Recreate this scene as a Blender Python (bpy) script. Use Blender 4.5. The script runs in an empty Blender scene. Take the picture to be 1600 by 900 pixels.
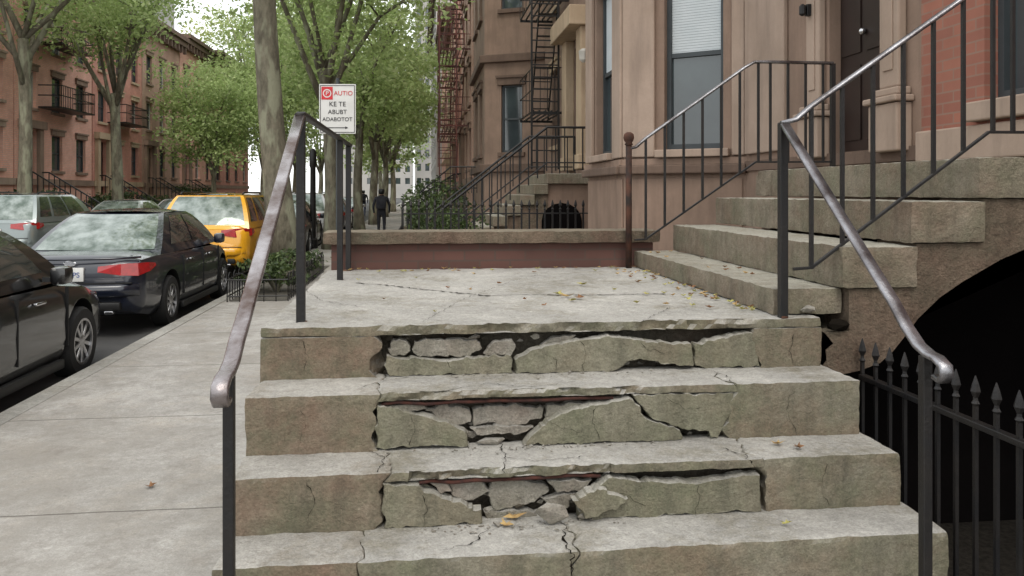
import bpy,bmesh,math,random
from mathutils import Vector,Matrix,noise
R=random.Random(7)
SC=bpy.context.scene
C=SC.collection
PI=math.pi
TH=math.atan(142/1250); ct=math.cos(TH); st=math.sin(TH); F=1250.0
def ray(px,py):
    a=(px-800)/F; b=(300-py)/F
    return Vector((a*ct+st,-a*st+ct,b))
CAM=Vector((0,0,1.73))
def onz(px,py,z):
    d=ray(px,py); return CAM+d*((z-1.73)/d.z)
def onY(px,py,Y):
    d=ray(px,py); return CAM+d*(Y/d.y)
# ------------------------------------------------------------ materials
def newmat(name):
    m=bpy.data.materials.new(name); m.use_nodes=True
    nt=m.node_tree; b=nt.nodes['Principled BSDF']
    return m,nt,b
def nd(nt,t,**kw):
    n=nt.nodes.new(t)
    for k,v in kw.items():
        if k.startswith('_'): n.inputs[k[1:].replace('_',' ')].default_value=v
        else: setattr(n,k,v)
    return n
def c4(c): return (c[0],c[1],c[2],1)
def pos(nt,scale=(1,1,1)):
    g=nd(nt,'ShaderNodeNewGeometry'); mp=nd(nt,'ShaderNodeMapping'); mp.inputs['Scale'].default_value=scale
    nt.links.new(g.outputs['Position'],mp.inputs['Vector']); return mp.outputs['Vector']
def nz(nt,vec,scale,detail=5,rough=.6,lo=.35,hi=.65):
    n=nd(nt,'ShaderNodeTexNoise',_Scale=scale,_Detail=detail,_Roughness=rough)
    nt.links.new(vec,n.inputs['Vector'])
    r=nd(nt,'ShaderNodeMapRange'); r.inputs['From Min'].default_value=lo; r.inputs['From Max'].default_value=hi
    nt.links.new(n.outputs['Fac'],r.inputs['Value']); return r.outputs['Result']
def mix(nt,fac,a,b,mode='MIX'):
    m=nd(nt,'ShaderNodeMix',data_type='RGBA',blend_type=mode)
    for s,v in ((0,fac),(6,a),(7,b)):
        if hasattr(v,'is_linked') or hasattr(v,'links'): nt.links.new(v,m.inputs[s])
        else: m.inputs[s].default_value=v if s==0 else c4(v)
    return m.outputs[2]
def mth(nt,op,a,b=0.0):
    m=nd(nt,'ShaderNodeMath',operation=op)
    for i,v in ((0,a),(1,b)):
        if hasattr(v,'links'): nt.links.new(v,m.inputs[i])
        else: m.inputs[i].default_value=v
    return m.outputs[0]
def bump(nt,b,h,strength=.4,dist=.01):
    n=nd(nt,'ShaderNodeBump',_Strength=strength,_Distance=dist)
    nt.links.new(h,n.inputs['Height']); nt.links.new(n.outputs['Normal'],b.inputs['Normal'])
def simple(name,c1,c2=None,scale=4,rough=.8,metal=0,bmp=0,bs=30,spec=.4,coat=0,streak=False):
    m,nt,b=newmat(name)
    b.inputs['Roughness'].default_value=rough; b.inputs['Metallic'].default_value=metal
    b.inputs['Specular IOR Level'].default_value=spec; b.inputs['Coat Weight'].default_value=coat
    b.inputs['Coat Roughness'].default_value=.04
    v=pos(nt)
    if c2 is None: c2=tuple(x*.75 for x in c1)
    col=mix(nt,nz(nt,v,scale),c1,c2)
    if streak:
        col=mix(nt,mth(nt,'MULTIPLY',nz(nt,pos(nt,(3.5,3.5,.45)),1.6,5,.65,.48,.72),.6),col,tuple(x*.5 for x in c1))
        col=mix(nt,mth(nt,'MULTIPLY',nz(nt,v,30,4,.7,.3,.8),.25),col,tuple(x*.6 for x in c1))
    nt.links.new(col,b.inputs['Base Color'])
    if bmp: bump(nt,b,nz(nt,v,bs,8,.7,.2,.8),bmp,.01)
    return m
def concrete(name,top,side,stain,moss,bs=1.0):
    m,nt,b=newmat(name); v=pos(nt); b.inputs['Roughness'].default_value=.92; b.inputs['Specular IOR Level'].default_value=.2
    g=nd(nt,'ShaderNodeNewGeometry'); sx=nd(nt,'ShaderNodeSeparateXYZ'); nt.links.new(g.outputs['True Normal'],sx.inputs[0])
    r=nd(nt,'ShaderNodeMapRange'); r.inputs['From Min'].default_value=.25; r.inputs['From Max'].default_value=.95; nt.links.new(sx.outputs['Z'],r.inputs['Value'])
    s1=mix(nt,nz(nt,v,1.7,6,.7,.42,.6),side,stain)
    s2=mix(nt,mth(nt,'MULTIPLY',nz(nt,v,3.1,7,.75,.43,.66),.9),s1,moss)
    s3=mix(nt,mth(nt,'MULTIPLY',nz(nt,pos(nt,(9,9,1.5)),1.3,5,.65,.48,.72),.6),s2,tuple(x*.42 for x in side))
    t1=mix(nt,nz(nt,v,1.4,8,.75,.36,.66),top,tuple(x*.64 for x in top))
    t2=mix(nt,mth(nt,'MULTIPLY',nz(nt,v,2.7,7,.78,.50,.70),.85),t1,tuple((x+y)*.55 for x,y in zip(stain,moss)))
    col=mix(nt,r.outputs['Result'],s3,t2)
    vo=nd(nt,'ShaderNodeTexVoronoi',_Scale=190.0); nt.links.new(v,vo.inputs['Vector'])
    sp=nd(nt,'ShaderNodeSeparateColor'); nt.links.new(vo.outputs['Color'],sp.inputs[0])
    k=nd(nt,'ShaderNodeMapRange'); k.inputs['To Min'].default_value=.86; k.inputs['To Max'].default_value=1.13
    nt.links.new(sp.outputs[0],k.inputs['Value'])
    gr=nz(nt,v,30,7,.8,.25,.75); kk=nd(nt,'ShaderNodeMapRange'); kk.inputs['To Min'].default_value=.74; kk.inputs['To Max'].default_value=1.24; nt.links.new(gr,kk.inputs['Value'])
    cc=nd(nt,'ShaderNodeCombineColor'); f=mth(nt,'MULTIPLY',k.outputs[0],kk.outputs[0])
    for i in range(3): nt.links.new(f,cc.inputs[i])
    col=mix(nt,1.0,col,cc.outputs[0],'MULTIPLY')
    nt.links.new(col,b.inputs['Base Color'])
    h=mth(nt,'ADD',mth(nt,'MULTIPLY',nz(nt,v,60,8,.75,.2,.8),.4),mth(nt,'MULTIPLY',nz(nt,v,9,7,.7,.2,.8),1.4))
    bump(nt,b,h,.8*bs,.014)
    return m
M={}
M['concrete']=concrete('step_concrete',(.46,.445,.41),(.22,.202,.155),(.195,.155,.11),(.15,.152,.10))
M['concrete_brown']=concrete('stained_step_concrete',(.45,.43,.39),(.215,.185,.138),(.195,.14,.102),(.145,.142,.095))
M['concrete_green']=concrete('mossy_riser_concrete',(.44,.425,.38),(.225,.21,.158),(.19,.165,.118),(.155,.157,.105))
M['core']=concrete('broken_core',(.20,.18,.15),(.13,.115,.09),(.085,.06,.045),(.08,.075,.058),1.6)
M['rubble']=concrete('rubble',(.44,.42,.38),(.31,.29,.25),(.24,.2,.165),(.22,.21,.165),1.4)
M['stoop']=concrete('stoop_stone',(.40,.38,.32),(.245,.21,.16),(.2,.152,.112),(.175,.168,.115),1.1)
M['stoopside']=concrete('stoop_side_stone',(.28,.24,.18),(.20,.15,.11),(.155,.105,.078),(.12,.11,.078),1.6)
M['brownstone']=simple('brownstone',(.29,.20,.15),(.21,.145,.107),1.5,.85,bmp=.25,bs=25,streak=True)
M['brownlight']=simple('pale_brownstone',(.41,.31,.245),(.32,.24,.185),1.2,.85,bmp=.2,bs=25,streak=True)
M['browndark']=simple('dark_brownstone',(.17,.115,.085),(.12,.08,.06),1.5,.85,bmp=.3,bs=22,streak=True)
M['tan']=simple('tan_stone',(.50,.38,.26),(.40,.30,.2),1.2,.85,bmp=.2,streak=True)
M['dark']=simple('cellar_shade',(.006,.005,.005),None,4,.95,spec=.05)  # near-black colour stands in for the shade inside openings
M['areaway']=simple('areaway_gravel',(.018,.016,.014),(.04,.036,.03),40,.95,bmp=.8,bs=70,spec=.1)
M['iron']=simple('black_iron',(.007,.007,.008),(.014,.012,.011),9,.45,.0,bmp=.25,bs=70)
M['rustiron']=simple('rusty_iron',(.09,.035,.02),(.02,.014,.012),9,.8,.1,bmp=.3,bs=60)
M['escape']=simple('red_painted_iron',(.14,.045,.035),(.06,.025,.022),2,.7)
M['handrail']=simple('worn_handrail',(.11,.078,.068),(.38,.36,.37),7,.26,.8,bmp=.2,bs=60)
M['greyrail']=simple('grey_handrail',(.32,.32,.34),(.08,.07,.07),6,.27,.8,bmp=.2,bs=60)
M['glass']=simple('window_glass',(.03,.04,.045),(.06,.08,.085),.6,.05,spec=1)
M['carglass']=simple('car_glass',(.02,.025,.025),(.05,.06,.055),3.5,.04,spec=1,coat=1)
M['rearglass']=simple('rear_glass_reflections',(.32,.36,.34),(.08,.11,.09),4.5,.05,.5,spec=1)  # pale and dark blotches paint reflections into the glass colour
M['frame']=simple('dark_window_frame',(.05,.06,.065),None,3,.5)
M['whiteframe']=simple('pale_window_frame',(.55,.53,.48),None,3,.6)
M['blind']=simple('white_blind',(.58,.62,.64),(.5,.55,.57),2,.8)
M['door']=simple('dark_wood_door',(.025,.013,.010),(.015,.009,.007),3,.45)
M['tyre']=simple('tyre_rubber',(.015,.015,.015),None,8,.85)
M['rim']=simple('alloy_rim',(.45,.45,.46),(.35,.35,.36),3,.3,.9)
M['black']=simple('black_plastic',(.012,.012,.012),None,5,.5)
M['red']=simple('red_lens',(.42,.012,.014),(.28,.01,.01),20,.15,spec=.7,coat=.6)
M['chrome']=simple('chrome',(.6,.6,.62),None,3,.15,1)
M['white']=simple('white_paint',(.66,.66,.64),(.58,.58,.56),5,.5)
M['signred']=simple('sign_red',(.6,.03,.04),None,5,.5)
M['ink']=simple('sign_ink',(.02,.02,.025),None,5,.6)
M['blue']=simple('badge_blue',(.02,.06,.25),None,5,.3)
M['skin']=simple('skin',(.45,.27,.2),None,5,.6)
M['cloth']=simple('dark_cloth',(.015,.015,.02),(.03,.03,.035),5,.95)
M['jeans']=simple('jeans',(.03,.04,.07),None,5,.95)
M['crack']=simple('crack_shadow',(.012,.010,.008),None,5,1,spec=0)
M['grey_tower']=simple('pale_tower',(.40,.385,.36),(.33,.32,.31),.1,.8)
M['ground']=simple('gravel_ground',(.07,.065,.055),(.12,.11,.09),30,.95,bmp=.8,bs=60)
M['rebar']=simple('rebar_rust',(.07,.022,.014),(.03,.013,.011),25,.9,bmp=.5,bs=120)
M['kerb']=concrete('kerb_stone',(.40,.39,.36),(.27,.26,.24),(.22,.2,.18),(.27,.26,.22))
def brick(name,c1,c2,mortar,scale=1.0,rough=.85):
    m,nt,b=newmat(name); b.inputs['Roughness'].default_value=rough
    g=nd(nt,'ShaderNodeNewGeometry'); s=nd(nt,'ShaderNodeSeparateXYZ'); nt.links.new(g.outputs['Position'],s.inputs[0])
    cb=nd(nt,'ShaderNodeCombineXYZ'); nt.links.new(mth(nt,'ADD',s.outputs[0],s.outputs[1]),cb.inputs[0]); nt.links.new(s.outputs[2],cb.inputs[1])
    t=nd(nt,'ShaderNodeTexBrick',_Scale=scale); t.inputs['Color1'].default_value=c4(c1); t.inputs['Color2'].default_value=c4(c2); t.inputs['Mortar'].default_value=c4(mortar)
    t.inputs['Mortar Size'].default_value=.006; t.inputs['Brick Width'].default_value=.21; t.inputs['Row Height'].default_value=.07
    nt.links.new(cb.outputs[0],t.inputs['Vector'])
    v=pos(nt); col=mix(nt,mth(nt,'MULTIPLY',nz(nt,v,1.3,6,.65,.4,.75),.7),t.outputs['Color'],tuple(x*.55 for x in c1)); nt.links.new(col,b.inputs['Base Color'])
    bump(nt,b,t.outputs['Fac'],-.5,.01)
    return m
M['brick']=brick('red_brick',(.34,.135,.09),(.26,.10,.07),(.26,.16,.12))
M['brick_low']=brick('low_wall_brick',(.115,.052,.04),(.08,.038,.03),(.075,.05,.04))
M['brick_pink']=brick('salmon_brick',(.80,.44,.34),(.74,.38,.29),(.5,.4,.35))
M['brick_brown']=brick('brown_brick',(.50,.31,.23),(.44,.27,.2),(.36,.28,.23))
M['brick_dred']=brick('dark_red_brick',(.62,.28,.21),(.52,.23,.175),(.4,.28,.24))
def sidewalk_mat():
    m=concrete('sidewalk_concrete',(.41,.395,.37),(.34,.33,.31),(.34,.30,.26),(.34,.32,.28),.6)
    nt=m.node_tree; b=nt.nodes['Principled BSDF']
    src=b.inputs['Base Color'].links[0].from_socket
    g=nd(nt,'ShaderNodeNewGeometry'); s=nd(nt,'ShaderNodeSeparateXYZ'); nt.links.new(g.outputs['Position'],s.inputs[0])
    w=nz(nt,pos(nt),1.5,4,.6,0,1)
    a=mth(nt,'ADD',s.outputs[1],-4.25+175); a=mth(nt,'ADD',a,mth(nt,'MULTIPLY',w,.05))
    fr=mth(nt,'FRACT',mth(nt,'DIVIDE',a,1.75)); fac=mth(nt,'LESS_THAN',fr,.008)
    src=mix(nt,mth(nt,'MULTIPLY',nz(nt,pos(nt),.7,7,.75,.42,.62),.7),src,(.27,.25,.22))
    src=mix(nt,mth(nt,'MULTIPLY',nz(nt,pos(nt),6,7,.8,.52,.72),.6),src,(.18,.16,.14))
    col=mix(nt,mth(nt,'MULTIPLY',fac,.75),src,(.09,.08,.07)); nt.links.new(col,b.inputs['Base Color'])
    return m
M['sidewalk']=sidewalk_mat()
M['asphalt']=simple('asphalt',(.085,.083,.08),(.05,.05,.05),.7,.9,bmp=.5,bs=90)
def leafmat(name,cols,trans=.35):
    m,nt,b=newmat(name); g=nd(nt,'ShaderNodeNewGeometry')
    r=nd(nt,'ShaderNodeValToRGB'); nt.links.new(g.outputs['Random Per Island'],r.inputs['Fac'])
    e=r.color_ramp.elements; e[0].color=c4(cols[0]); e[1].color=c4(cols[-1])
    for i,c in enumerate(cols[1:-1]): q=e.new((i+1)/(len(cols)-1)); q.color=c4(c)
    v=pos(nt); col=mix(nt,mth(nt,'MULTIPLY',nz(nt,v,.8,3,.5,.35,.7),.6),r.outputs['Color'],tuple(x*.65 for x in cols[0]))
    nt.links.new(col,b.inputs['Base Color']); b.inputs['Roughness'].default_value=.6
    t=nd(nt,'ShaderNodeBsdfTranslucent'); nt.links.new(col,t.inputs['Color'])
    ms=nd(nt,'ShaderNodeMixShader'); ms.inputs[0].default_value=trans
    nt.links.new(b.outputs[0],ms.inputs[1]); nt.links.new(t.outputs[0],ms.inputs[2])
    nt.links.new(ms.outputs[0],nt.nodes['Material Output'].inputs['Surface']); return m
M['leaf1']=leafmat('leaf_spring',[(.28,.38,.13),(.42,.52,.21),(.34,.45,.16),(.55,.62,.31)],.5)
M['leaf2']=leafmat('leaf_mid',[(.19,.27,.08),(.30,.39,.13),(.40,.49,.19)],.5)
M['leaf3']=leafmat('leaf_shrub',[(.03,.055,.015),(.065,.10,.03),(.11,.15,.045)],.25)
M['dry1']=simple('dry_leaf_tan',(.46,.33,.14),(.28,.17,.07),30,.8)
M['dry2']=simple('dry_leaf_green',(.40,.38,.12),(.28,.24,.08),30,.8)
M['dry3']=simple('dry_leaf_brown',(.24,.12,.055),(.14,.07,.03),30,.8)
def bark():
    m,nt,b=newmat('plane_bark'); v=pos(nt,(1,1,.35)); b.inputs['Roughness'].default_value=.9
    col=mix(nt,nz(nt,v,9,6,.7,.35,.65),(.20,.18,.13),(.09,.08,.055)); col=mix(nt,nz(nt,v,4,3,.5,.5,.6),col,(.25,.25,.175))
    nt.links.new(col,b.inputs['Base Color']); bump(nt,b,nz(nt,v,22,8,.7,.2,.8),.9,.03); return m
M['bark']=bark()
# ------------------------------------------------------------ mesh helpers
def T(M_,v):
    return M_@Vector(v) if M_ is not None else Vector(v)
def box(bm,x0,x1,y0,y1,z0,z1,m=None,bev=0):
    vs=[bm.verts.new(T(m,(x,y,z))) for x in (x0,x1) for y in (y0,y1) for z in (z0,z1)]
    fs=[(0,1,3,2),(4,6,7,5),(0,4,5,1),(2,3,7,6),(0,2,6,4),(1,5,7,3)]
    F_=[bm.faces.new([vs[i] for i in f]) for f in fs]
    if bev:
        es=list({e for f in F_ for e in f.edges})
        bmesh.ops.bevel(bm,geom=es,offset=bev,segments=2,affect='EDGES',profile=.5)
def sweep(bm,pts,prof,scales=None,m=None,cap=True):
    pts=[Vector(p) for p in pts]; rings=[]; n=len(prof); last=None
    for i,p in enumerate(pts):
        t=(pts[min(i+1,len(pts)-1)]-pts[max(i-1,0)]).normalized()
        if abs(t.z)>.97:
            s=last if last is not None else Vector((1,0,0)); s=(s-t*s.dot(t)).normalized()
        else: s=t.cross(Vector((0,0,1))).normalized()
        if last is not None and s.dot(last)<0: s=-s
        last=s; u=s.cross(t).normalized()
        k=scales[i] if scales else 1
        rings.append([bm.verts.new(T(m,p+s*a*k+u*b*k)) for a,b in prof])
    for r0,r1 in zip(rings,rings[1:]):
        for j in range(n): bm.faces.new((r0[j],r0[(j+1)%n],r1[(j+1)%n],r1[j]))
    if cap: bm.faces.new(rings[0][::-1]); bm.faces.new(rings[-1])
def circ(r,n=8): return [(r*math.cos(2*PI*i/n),r*math.sin(2*PI*i/n)) for i in range(n)]
def rect(w,h,c=.3):
    a,b=w/2,h/2; k=min(a,b)*c
    return [(a-k,-b),(a,-b+k),(a,b-k),(a-k,b),(-a+k,b),(-a,b-k),(-a,-b+k),(-a+k,-b)]
def tube(bm,pts,r,n=8,m=None,rs=None): sweep(bm,pts,circ(1,n),rs if rs else [r]*len(pts),m)
def lathe(bm,prof,n=16,m=None):
    rings=[[bm.verts.new(T(m,(r*math.cos(2*PI*i/n),r*math.sin(2*PI*i/n),z))) for i in range(n)] for r,z in prof]
    for a,b in zip(rings,rings[1:]):
        for i in range(n): bm.faces.new((a[i],a[(i+1)%n],b[(i+1)%n],b[i]))
    bm.faces.new(rings[0][::-1]); bm.faces.new(rings[-1])
def prism(bm,poly,f0,f1):
    a=[bm.verts.new(f0(*p)) for p in poly]; b=[bm.verts.new(f1(*p)) for p in poly]; n=len(a)
    bm.faces.new(a); bm.faces.new(b[::-1])
    for i in range(n): bm.faces.new((a[i],b[i],b[(i+1)%n],a[(i+1)%n]))
def wloc(o):
    v=Vector((0,0,0))
    while o is not None: v+=o.location; o=o.parent
    return v
def obj(name,bm,mat,parent=None,smooth=False,local=False,kind=None,ang=None):
    bmesh.ops.recalc_face_normals(bm,faces=bm.faces)
    me=bpy.data.meshes.new(name); o=bpy.data.objects.new(name,me)
    if parent is not None:
        o.parent=parent
        if not local: bmesh.ops.translate(bm,verts=bm.verts,vec=-wloc(parent))
    elif kind is None:
        xs=[v.co.x for v in bm.verts]; ys=[v.co.y for v in bm.verts]; zs=[v.co.z for v in bm.verts]
        p=Vector(((min(xs)+max(xs))/2,(min(ys)+max(ys))/2,min(zs)))
        bmesh.ops.translate(bm,verts=bm.verts,vec=-p); o.location=p
    bm.to_mesh(me); bm.free(); me.materials.append(M[mat] if isinstance(mat,str) else mat)
    C.objects.link(o)
    if smooth: me.polygons.foreach_set('use_smooth',[True]*len(me.polygons))
    if ang is not None:
        me.polygons.foreach_set('use_smooth',[True]*len(me.polygons))
        try: me.set_sharp_from_angle(angle=math.radians(ang))
        except Exception: pass
    if kind: o['kind']=kind
    return o
def pyobj(name,vs,fs,mat,parent=None):
    off=wloc(parent) if parent else Vector((0,0,0))
    me=bpy.data.meshes.new(name); me.from_pydata([(v[0]-off.x,v[1]-off.y,v[2]-off.z) for v in vs],[],fs); me.materials.append(M[mat])
    o=bpy.data.objects.new(name,me); C.objects.link(o); o.parent=parent; return o
def tag(o,label,cat,group=None):
    o['label']=label; o['category']=cat
    if group: o['group']=group
    return o
def thing(name,label,cat,loc=(0,0,0),rz=0,group=None):
    o=bpy.data.objects.new(name,None); C.objects.link(o); o.location=loc; o.rotation_euler=(0,0,rz); o.empty_display_size=.2
    return tag(o,label,cat,group)
def B(): return bmesh.new()
def text(name,s,size,m,mat,parent,local=False,align='CENTER'):
    cu=bpy.data.curves.new('t','FONT'); cu.body=s; cu.size=size; cu.align_x=align; cu.align_y='CENTER'; cu.extrude=.001
    o=bpy.data.objects.new('t',cu); C.objects.link(o); bpy.context.view_layer.update()
    me=bpy.data.meshes.new_from_object(o.evaluated_get(bpy.context.evaluated_depsgraph_get()))
    bpy.data.objects.remove(o); bm=B(); bm.from_mesh(me); bpy.data.meshes.remove(me)
    bmesh.ops.transform(bm,matrix=m,verts=bm.verts)
    return obj(name,bm,mat,parent,local=local)
# rough worn concrete block; wig=(seed at x0, seed at x1) bends the end faces along a shared broken line
def rough(x0,x1,y0,y1,z0,z1,step=.025,r=.012,amp=.003,seed=0,front=None,wig=None,wa=.05):
    bm=B(); lo=Vector((x0,y0,z0)); hi=Vector((x1,y1,z1)); d=hi-lo
    nn=[max(2,int(round(d[i]/step))) for i in range(3)]
    cache={}
    def gv(i,j,k):
        key=(i,j,k)
        if key not in cache:
            p=Vector((x0+d.x*i/nn[0],y0+d.y*j/nn[1],z0+d.z*k/nn[2]))
            a=noise.noise(p*7+Vector((seed,0,0))); a2=noise.noise(p*22+Vector((seed,3,0)))
            rr=max(.002,min(min(d)*.45,r*(1+1.3*a+.9*a2)))
            q=Vector([min(max(p[c],lo[c]+rr),hi[c]-rr) for c in range(3)]); e=p-q
            if e.length>rr: p=q+e.normalized()*rr
            n3=noise.noise_vector(p*16+Vector((seed,1,2))); p=p+n3*amp+noise.noise_vector(p*50)*amp*.5
            if wig:
                K=7
                for s_,ii in ((wig[0],i),(wig[1],nn[0]-i)):
                    if s_ is not None and ii<K:
                        p.x+=(1-ii/K)*wa*(noise.noise(Vector((s_*3.7,p.y*7,p.z*13)))+.4*noise.noise(Vector((s_*3.7,p.y*30,p.z*40))))
            if front and j==0: p.y+=front(p.x,p.z)
            cache[key]=bm.verts.new(p)
        return cache[key]
    def f(a,b,c_,d_): bm.faces.new((a,b,c_,d_))
    for i in range(nn[0]):
        for j in range(nn[1]):
            f(gv(i,j,0),gv(i,j+1,0),gv(i+1,j+1,0),gv(i+1,j,0)); f(gv(i,j,nn[2]),gv(i+1,j,nn[2]),gv(i+1,j+1,nn[2]),gv(i,j+1,nn[2]))
        for k in range(nn[2]):
            f(gv(i,0,k),gv(i+1,0,k),gv(i+1,0,k+1),gv(i,0,k+1)); f(gv(i,nn[1],k),gv(i,nn[1],k+1),gv(i+1,nn[1],k+1),gv(i+1,nn[1],k))
    for j in range(nn[1]):
        for k in range(nn[2]):
            f(gv(0,j,k),gv(0,j,k+1),gv(0,j+1,k+1),gv(0,j+1,k)); f(gv(nn[0],j,k),gv(nn[0],j+1,k),gv(nn[0],j+1,k+1),gv(nn[0],j,k+1))
    return bm
def rock(bm,c,s,seed,npt=16):
    rr=random.Random(seed); b2=bmesh.new()
    for i in range(npt):
        v=Vector((rr.gauss(0,1),rr.gauss(0,1),rr.gauss(0,1))).normalized()
        b2.verts.new(Vector((v.x*s[0],v.y*s[1],v.z*s[2]))*rr.uniform(.75,1)+Vector(c))
    bmesh.ops.convex_hull(b2,input=b2.verts)
    for v in [v for v in b2.verts if not v.link_faces]: b2.verts.remove(v)
    mp={v:bm.verts.new(v.co) for v in b2.verts}
    for f in b2.faces: bm.faces.new([mp[v] for v in f.verts])
    b2.free()
def jag(pts,amp,seg=.02,closed=True,seed=0,fine=.5):
    out=[]; n=len(pts)
    for i in range(n if closed else n-1):
        a=Vector(pts[i]); b=Vector(pts[(i+1)%n]); k=max(1,int((b-a).length/seg))
        for j in range(k):
            p=a+(b-a)*j/k
            if j: p=p+Vector((noise.noise(Vector((p.x*30,p.y*30,seed))),noise.noise(Vector((p.x*30,p.y*30,seed+9)))))*amp+Vector((noise.noise(Vector((p.x*110,p.y*110,seed))),noise.noise(Vector((p.x*110,p.y*110,seed+9)))))*amp*fine
            out.append(p)
    if not closed: out.append(Vector(pts[-1]))
    return out
# ------------------------------------------------------------ setting
def sheet(name,x0,x1,y0,y1,z,mat,z0=None):
    bm=B()
    if z0 is None:
        bm.faces.new([bm.verts.new(v) for v in ((x0,y0,z),(x1,y0,z),(x1,y1,z),(x0,y1,z))])
    else: box(bm,x0,x1,y0,y1,z0,z)
    return obj(name,bm,mat,kind='structure')
sheet('ground',-900,900,-300,1500,-.1,'ground')
sheet('road',-10.9,-3.05,-30,400,0,'asphalt',-.09)
sheet('sidewalk',-2.88,1.85,-20,400,.12,'sidewalk',-.095)
sheet('far_sidewalk',-16.5,-11.07,-20,400,.12,'sidewalk',-.095)
sheet('areaway_floor',1.853,3.39,-4,5.4,-.092,'areaway')
for nm,xa,xb in (('kerb',-3.05,-2.884),('far_kerb',-11.066,-10.9)):
    bm=B(); y=-20
    while y<120:
        L=1.8; box(bm,xa,xb,y+.004,y+L-.004,-.08,.125+R.uniform(-.003,.003),bev=.008); y+=L
    obj(nm,bm,'kerb',kind='structure')
sheet('yard_ground',1.854,3.38,5.6,120,.115,'ground',-.08)
# ------------------------------------------------------------ broken steps
zA,zB,zC,zD,zE,zF=1.207,1.007,.802,.618,.44,.27
YA,YB,YC,YD,YE,YF=3.16,2.90,2.67,2.44,2.16,1.9
XL=-.615
def px2x(px,Y): return onY(px,500,Y).x
steps=thing('concrete_steps','wide cracked concrete front steps with broken crumbling risers leading up to the landing','steps',(0.5,2.5,.12))
bl=px2x(588,YA); br=px2x(1183,YA)
bm=rough(XL,1.655,YA,5.47,zA-.04,zA,.022,.008,.0045,1,front=lambda x,z:(.0 if x<bl or x>br else max(0,.012+.035*noise.noise(Vector((x*9,z*20,4)))+.018*noise.noise(Vector((x*40,z*40,4))))))
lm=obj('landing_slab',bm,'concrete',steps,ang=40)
core=rough(XL+.02,1.64,YA+.11,5.45,.12,zA-.042,.045,.01,.016,2); obj('landing_base',core,'core',steps,ang=50)
def plate(pxs,Yp,zlo,zhi,seed,tilt=0,name='riser_slab',mat='concrete_green',th=.05):
    pts=[]
    for px,py in pxs:
        w=onY(px,py,Yp); pts.append((w.x,min(max(w.z,zlo),zhi)))
    pts=jag(pts,.012,.010,True,seed,.3)
    c=sum((Vector(p) for p in pts),Vector((0,0)))/len(pts)
    bm=B(); rings=[]
    for ins,y in ((.003,Yp+tilt),(.0,Yp+tilt+.004),(-.002,Yp+tilt+th)):
        rings.append([bm.verts.new((p.x-(p-c).normalized().x*ins,y+.004*noise.noise(Vector((p.x*30,p.y*30,seed))),p.y-(p-c).normalized().y*ins)) for p in pts])
    n=len(pts)
    bm.faces.new(rings[0]); bm.faces.new(rings[-1][::-1])
    for a,b in zip(rings,rings[1:]):
        for i in range(n): bm.faces.new((a[i],b[i],b[(i+1)%n],a[(i+1)%n]))
    bmesh.ops.triangulate(bm,faces=[f for f in bm.faces if len(f.verts)>4])
    return obj(name,bm,mat,steps)
def rubble(xr,Yp,zr,n,seed,s=.03):
    rr=random.Random(seed)
    for i in range(n):
        bm=B(); x=xr[0]+(xr[1]-xr[0])*(i+rr.uniform(.1,.9))/n; k=s*rr.uniform(.45,1.3)
        rock(bm,(x,Yp+.065+rr.uniform(-.02,.02),rr.uniform(*zr)),(k*1.7,k*.6,k),seed*50+i,10)
        obj('rubble',bm,'rubble' if rr.random()<.6 else 'core',steps)
obj('end_block',rough(XL,bl,YA,YA+.12,zB-.02,zA-.039,.015,.005,.003,11,wig=(None,5)),'concrete_brown',steps,ang=50)
obj('end_block',rough(br,1.655,YA,YA+.12,zB-.02,zA-.039,.015,.005,.003,12,wig=(6,None)),'concrete_brown',steps,ang=50)
plate([(604,557),(625,562),(650,560),(690,565),(720,562),(760,557),(799,556),(801,586),(608,588),(600,572)],YA,zB+.003,zA-.043,1,.004)
plate([(805,562),(828,548),(850,541),(880,536),(905,531),(960,526),(1000,531),(1030,534),(1081,540),(1084,572),(1040,569),(1010,562),(985,562),(970,574),(955,584),(806,586)],YA,zB+.003,zA-.043,2,-.004)
plate([(1086,540),(1120,530),(1150,524),(1184,520),(1188,580),(1100,580),(1088,572)],YA,zB+.003,zA-.043,3,.003)
plate([(606,546),(614,531),(634,533),(641,549),(630,556),(612,556)],YA+.035,zB,zA-.043,21,0,'rubble_slab','rubble',.03)
plate([(648,534),(690,531),(744,531),(753,545),(735,557),(655,558),(644,547)],YA+.03,zB,zA-.043,22,0,'rubble_slab','rubble',.03)
plate([(756,553),(772,534),(800,531),(806,540),(800,555)],YA+.025,zB,zA-.043,23,0,'rubble_slab','rubble',.03)
plate([(845,540),(862,528),(900,524),(890,533)],YA+.035,zB,zA-.043,24,0,'rubble_slab','rubble',.03)
rubble((bl+.02,px2x(850,YA)),YA,(zA-.10,zA-.06),12,5,.014); rubble((px2x(960,YA),px2x(1150,YA)),YA,(zB+.01,zB+.04),6,6,.012)
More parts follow.
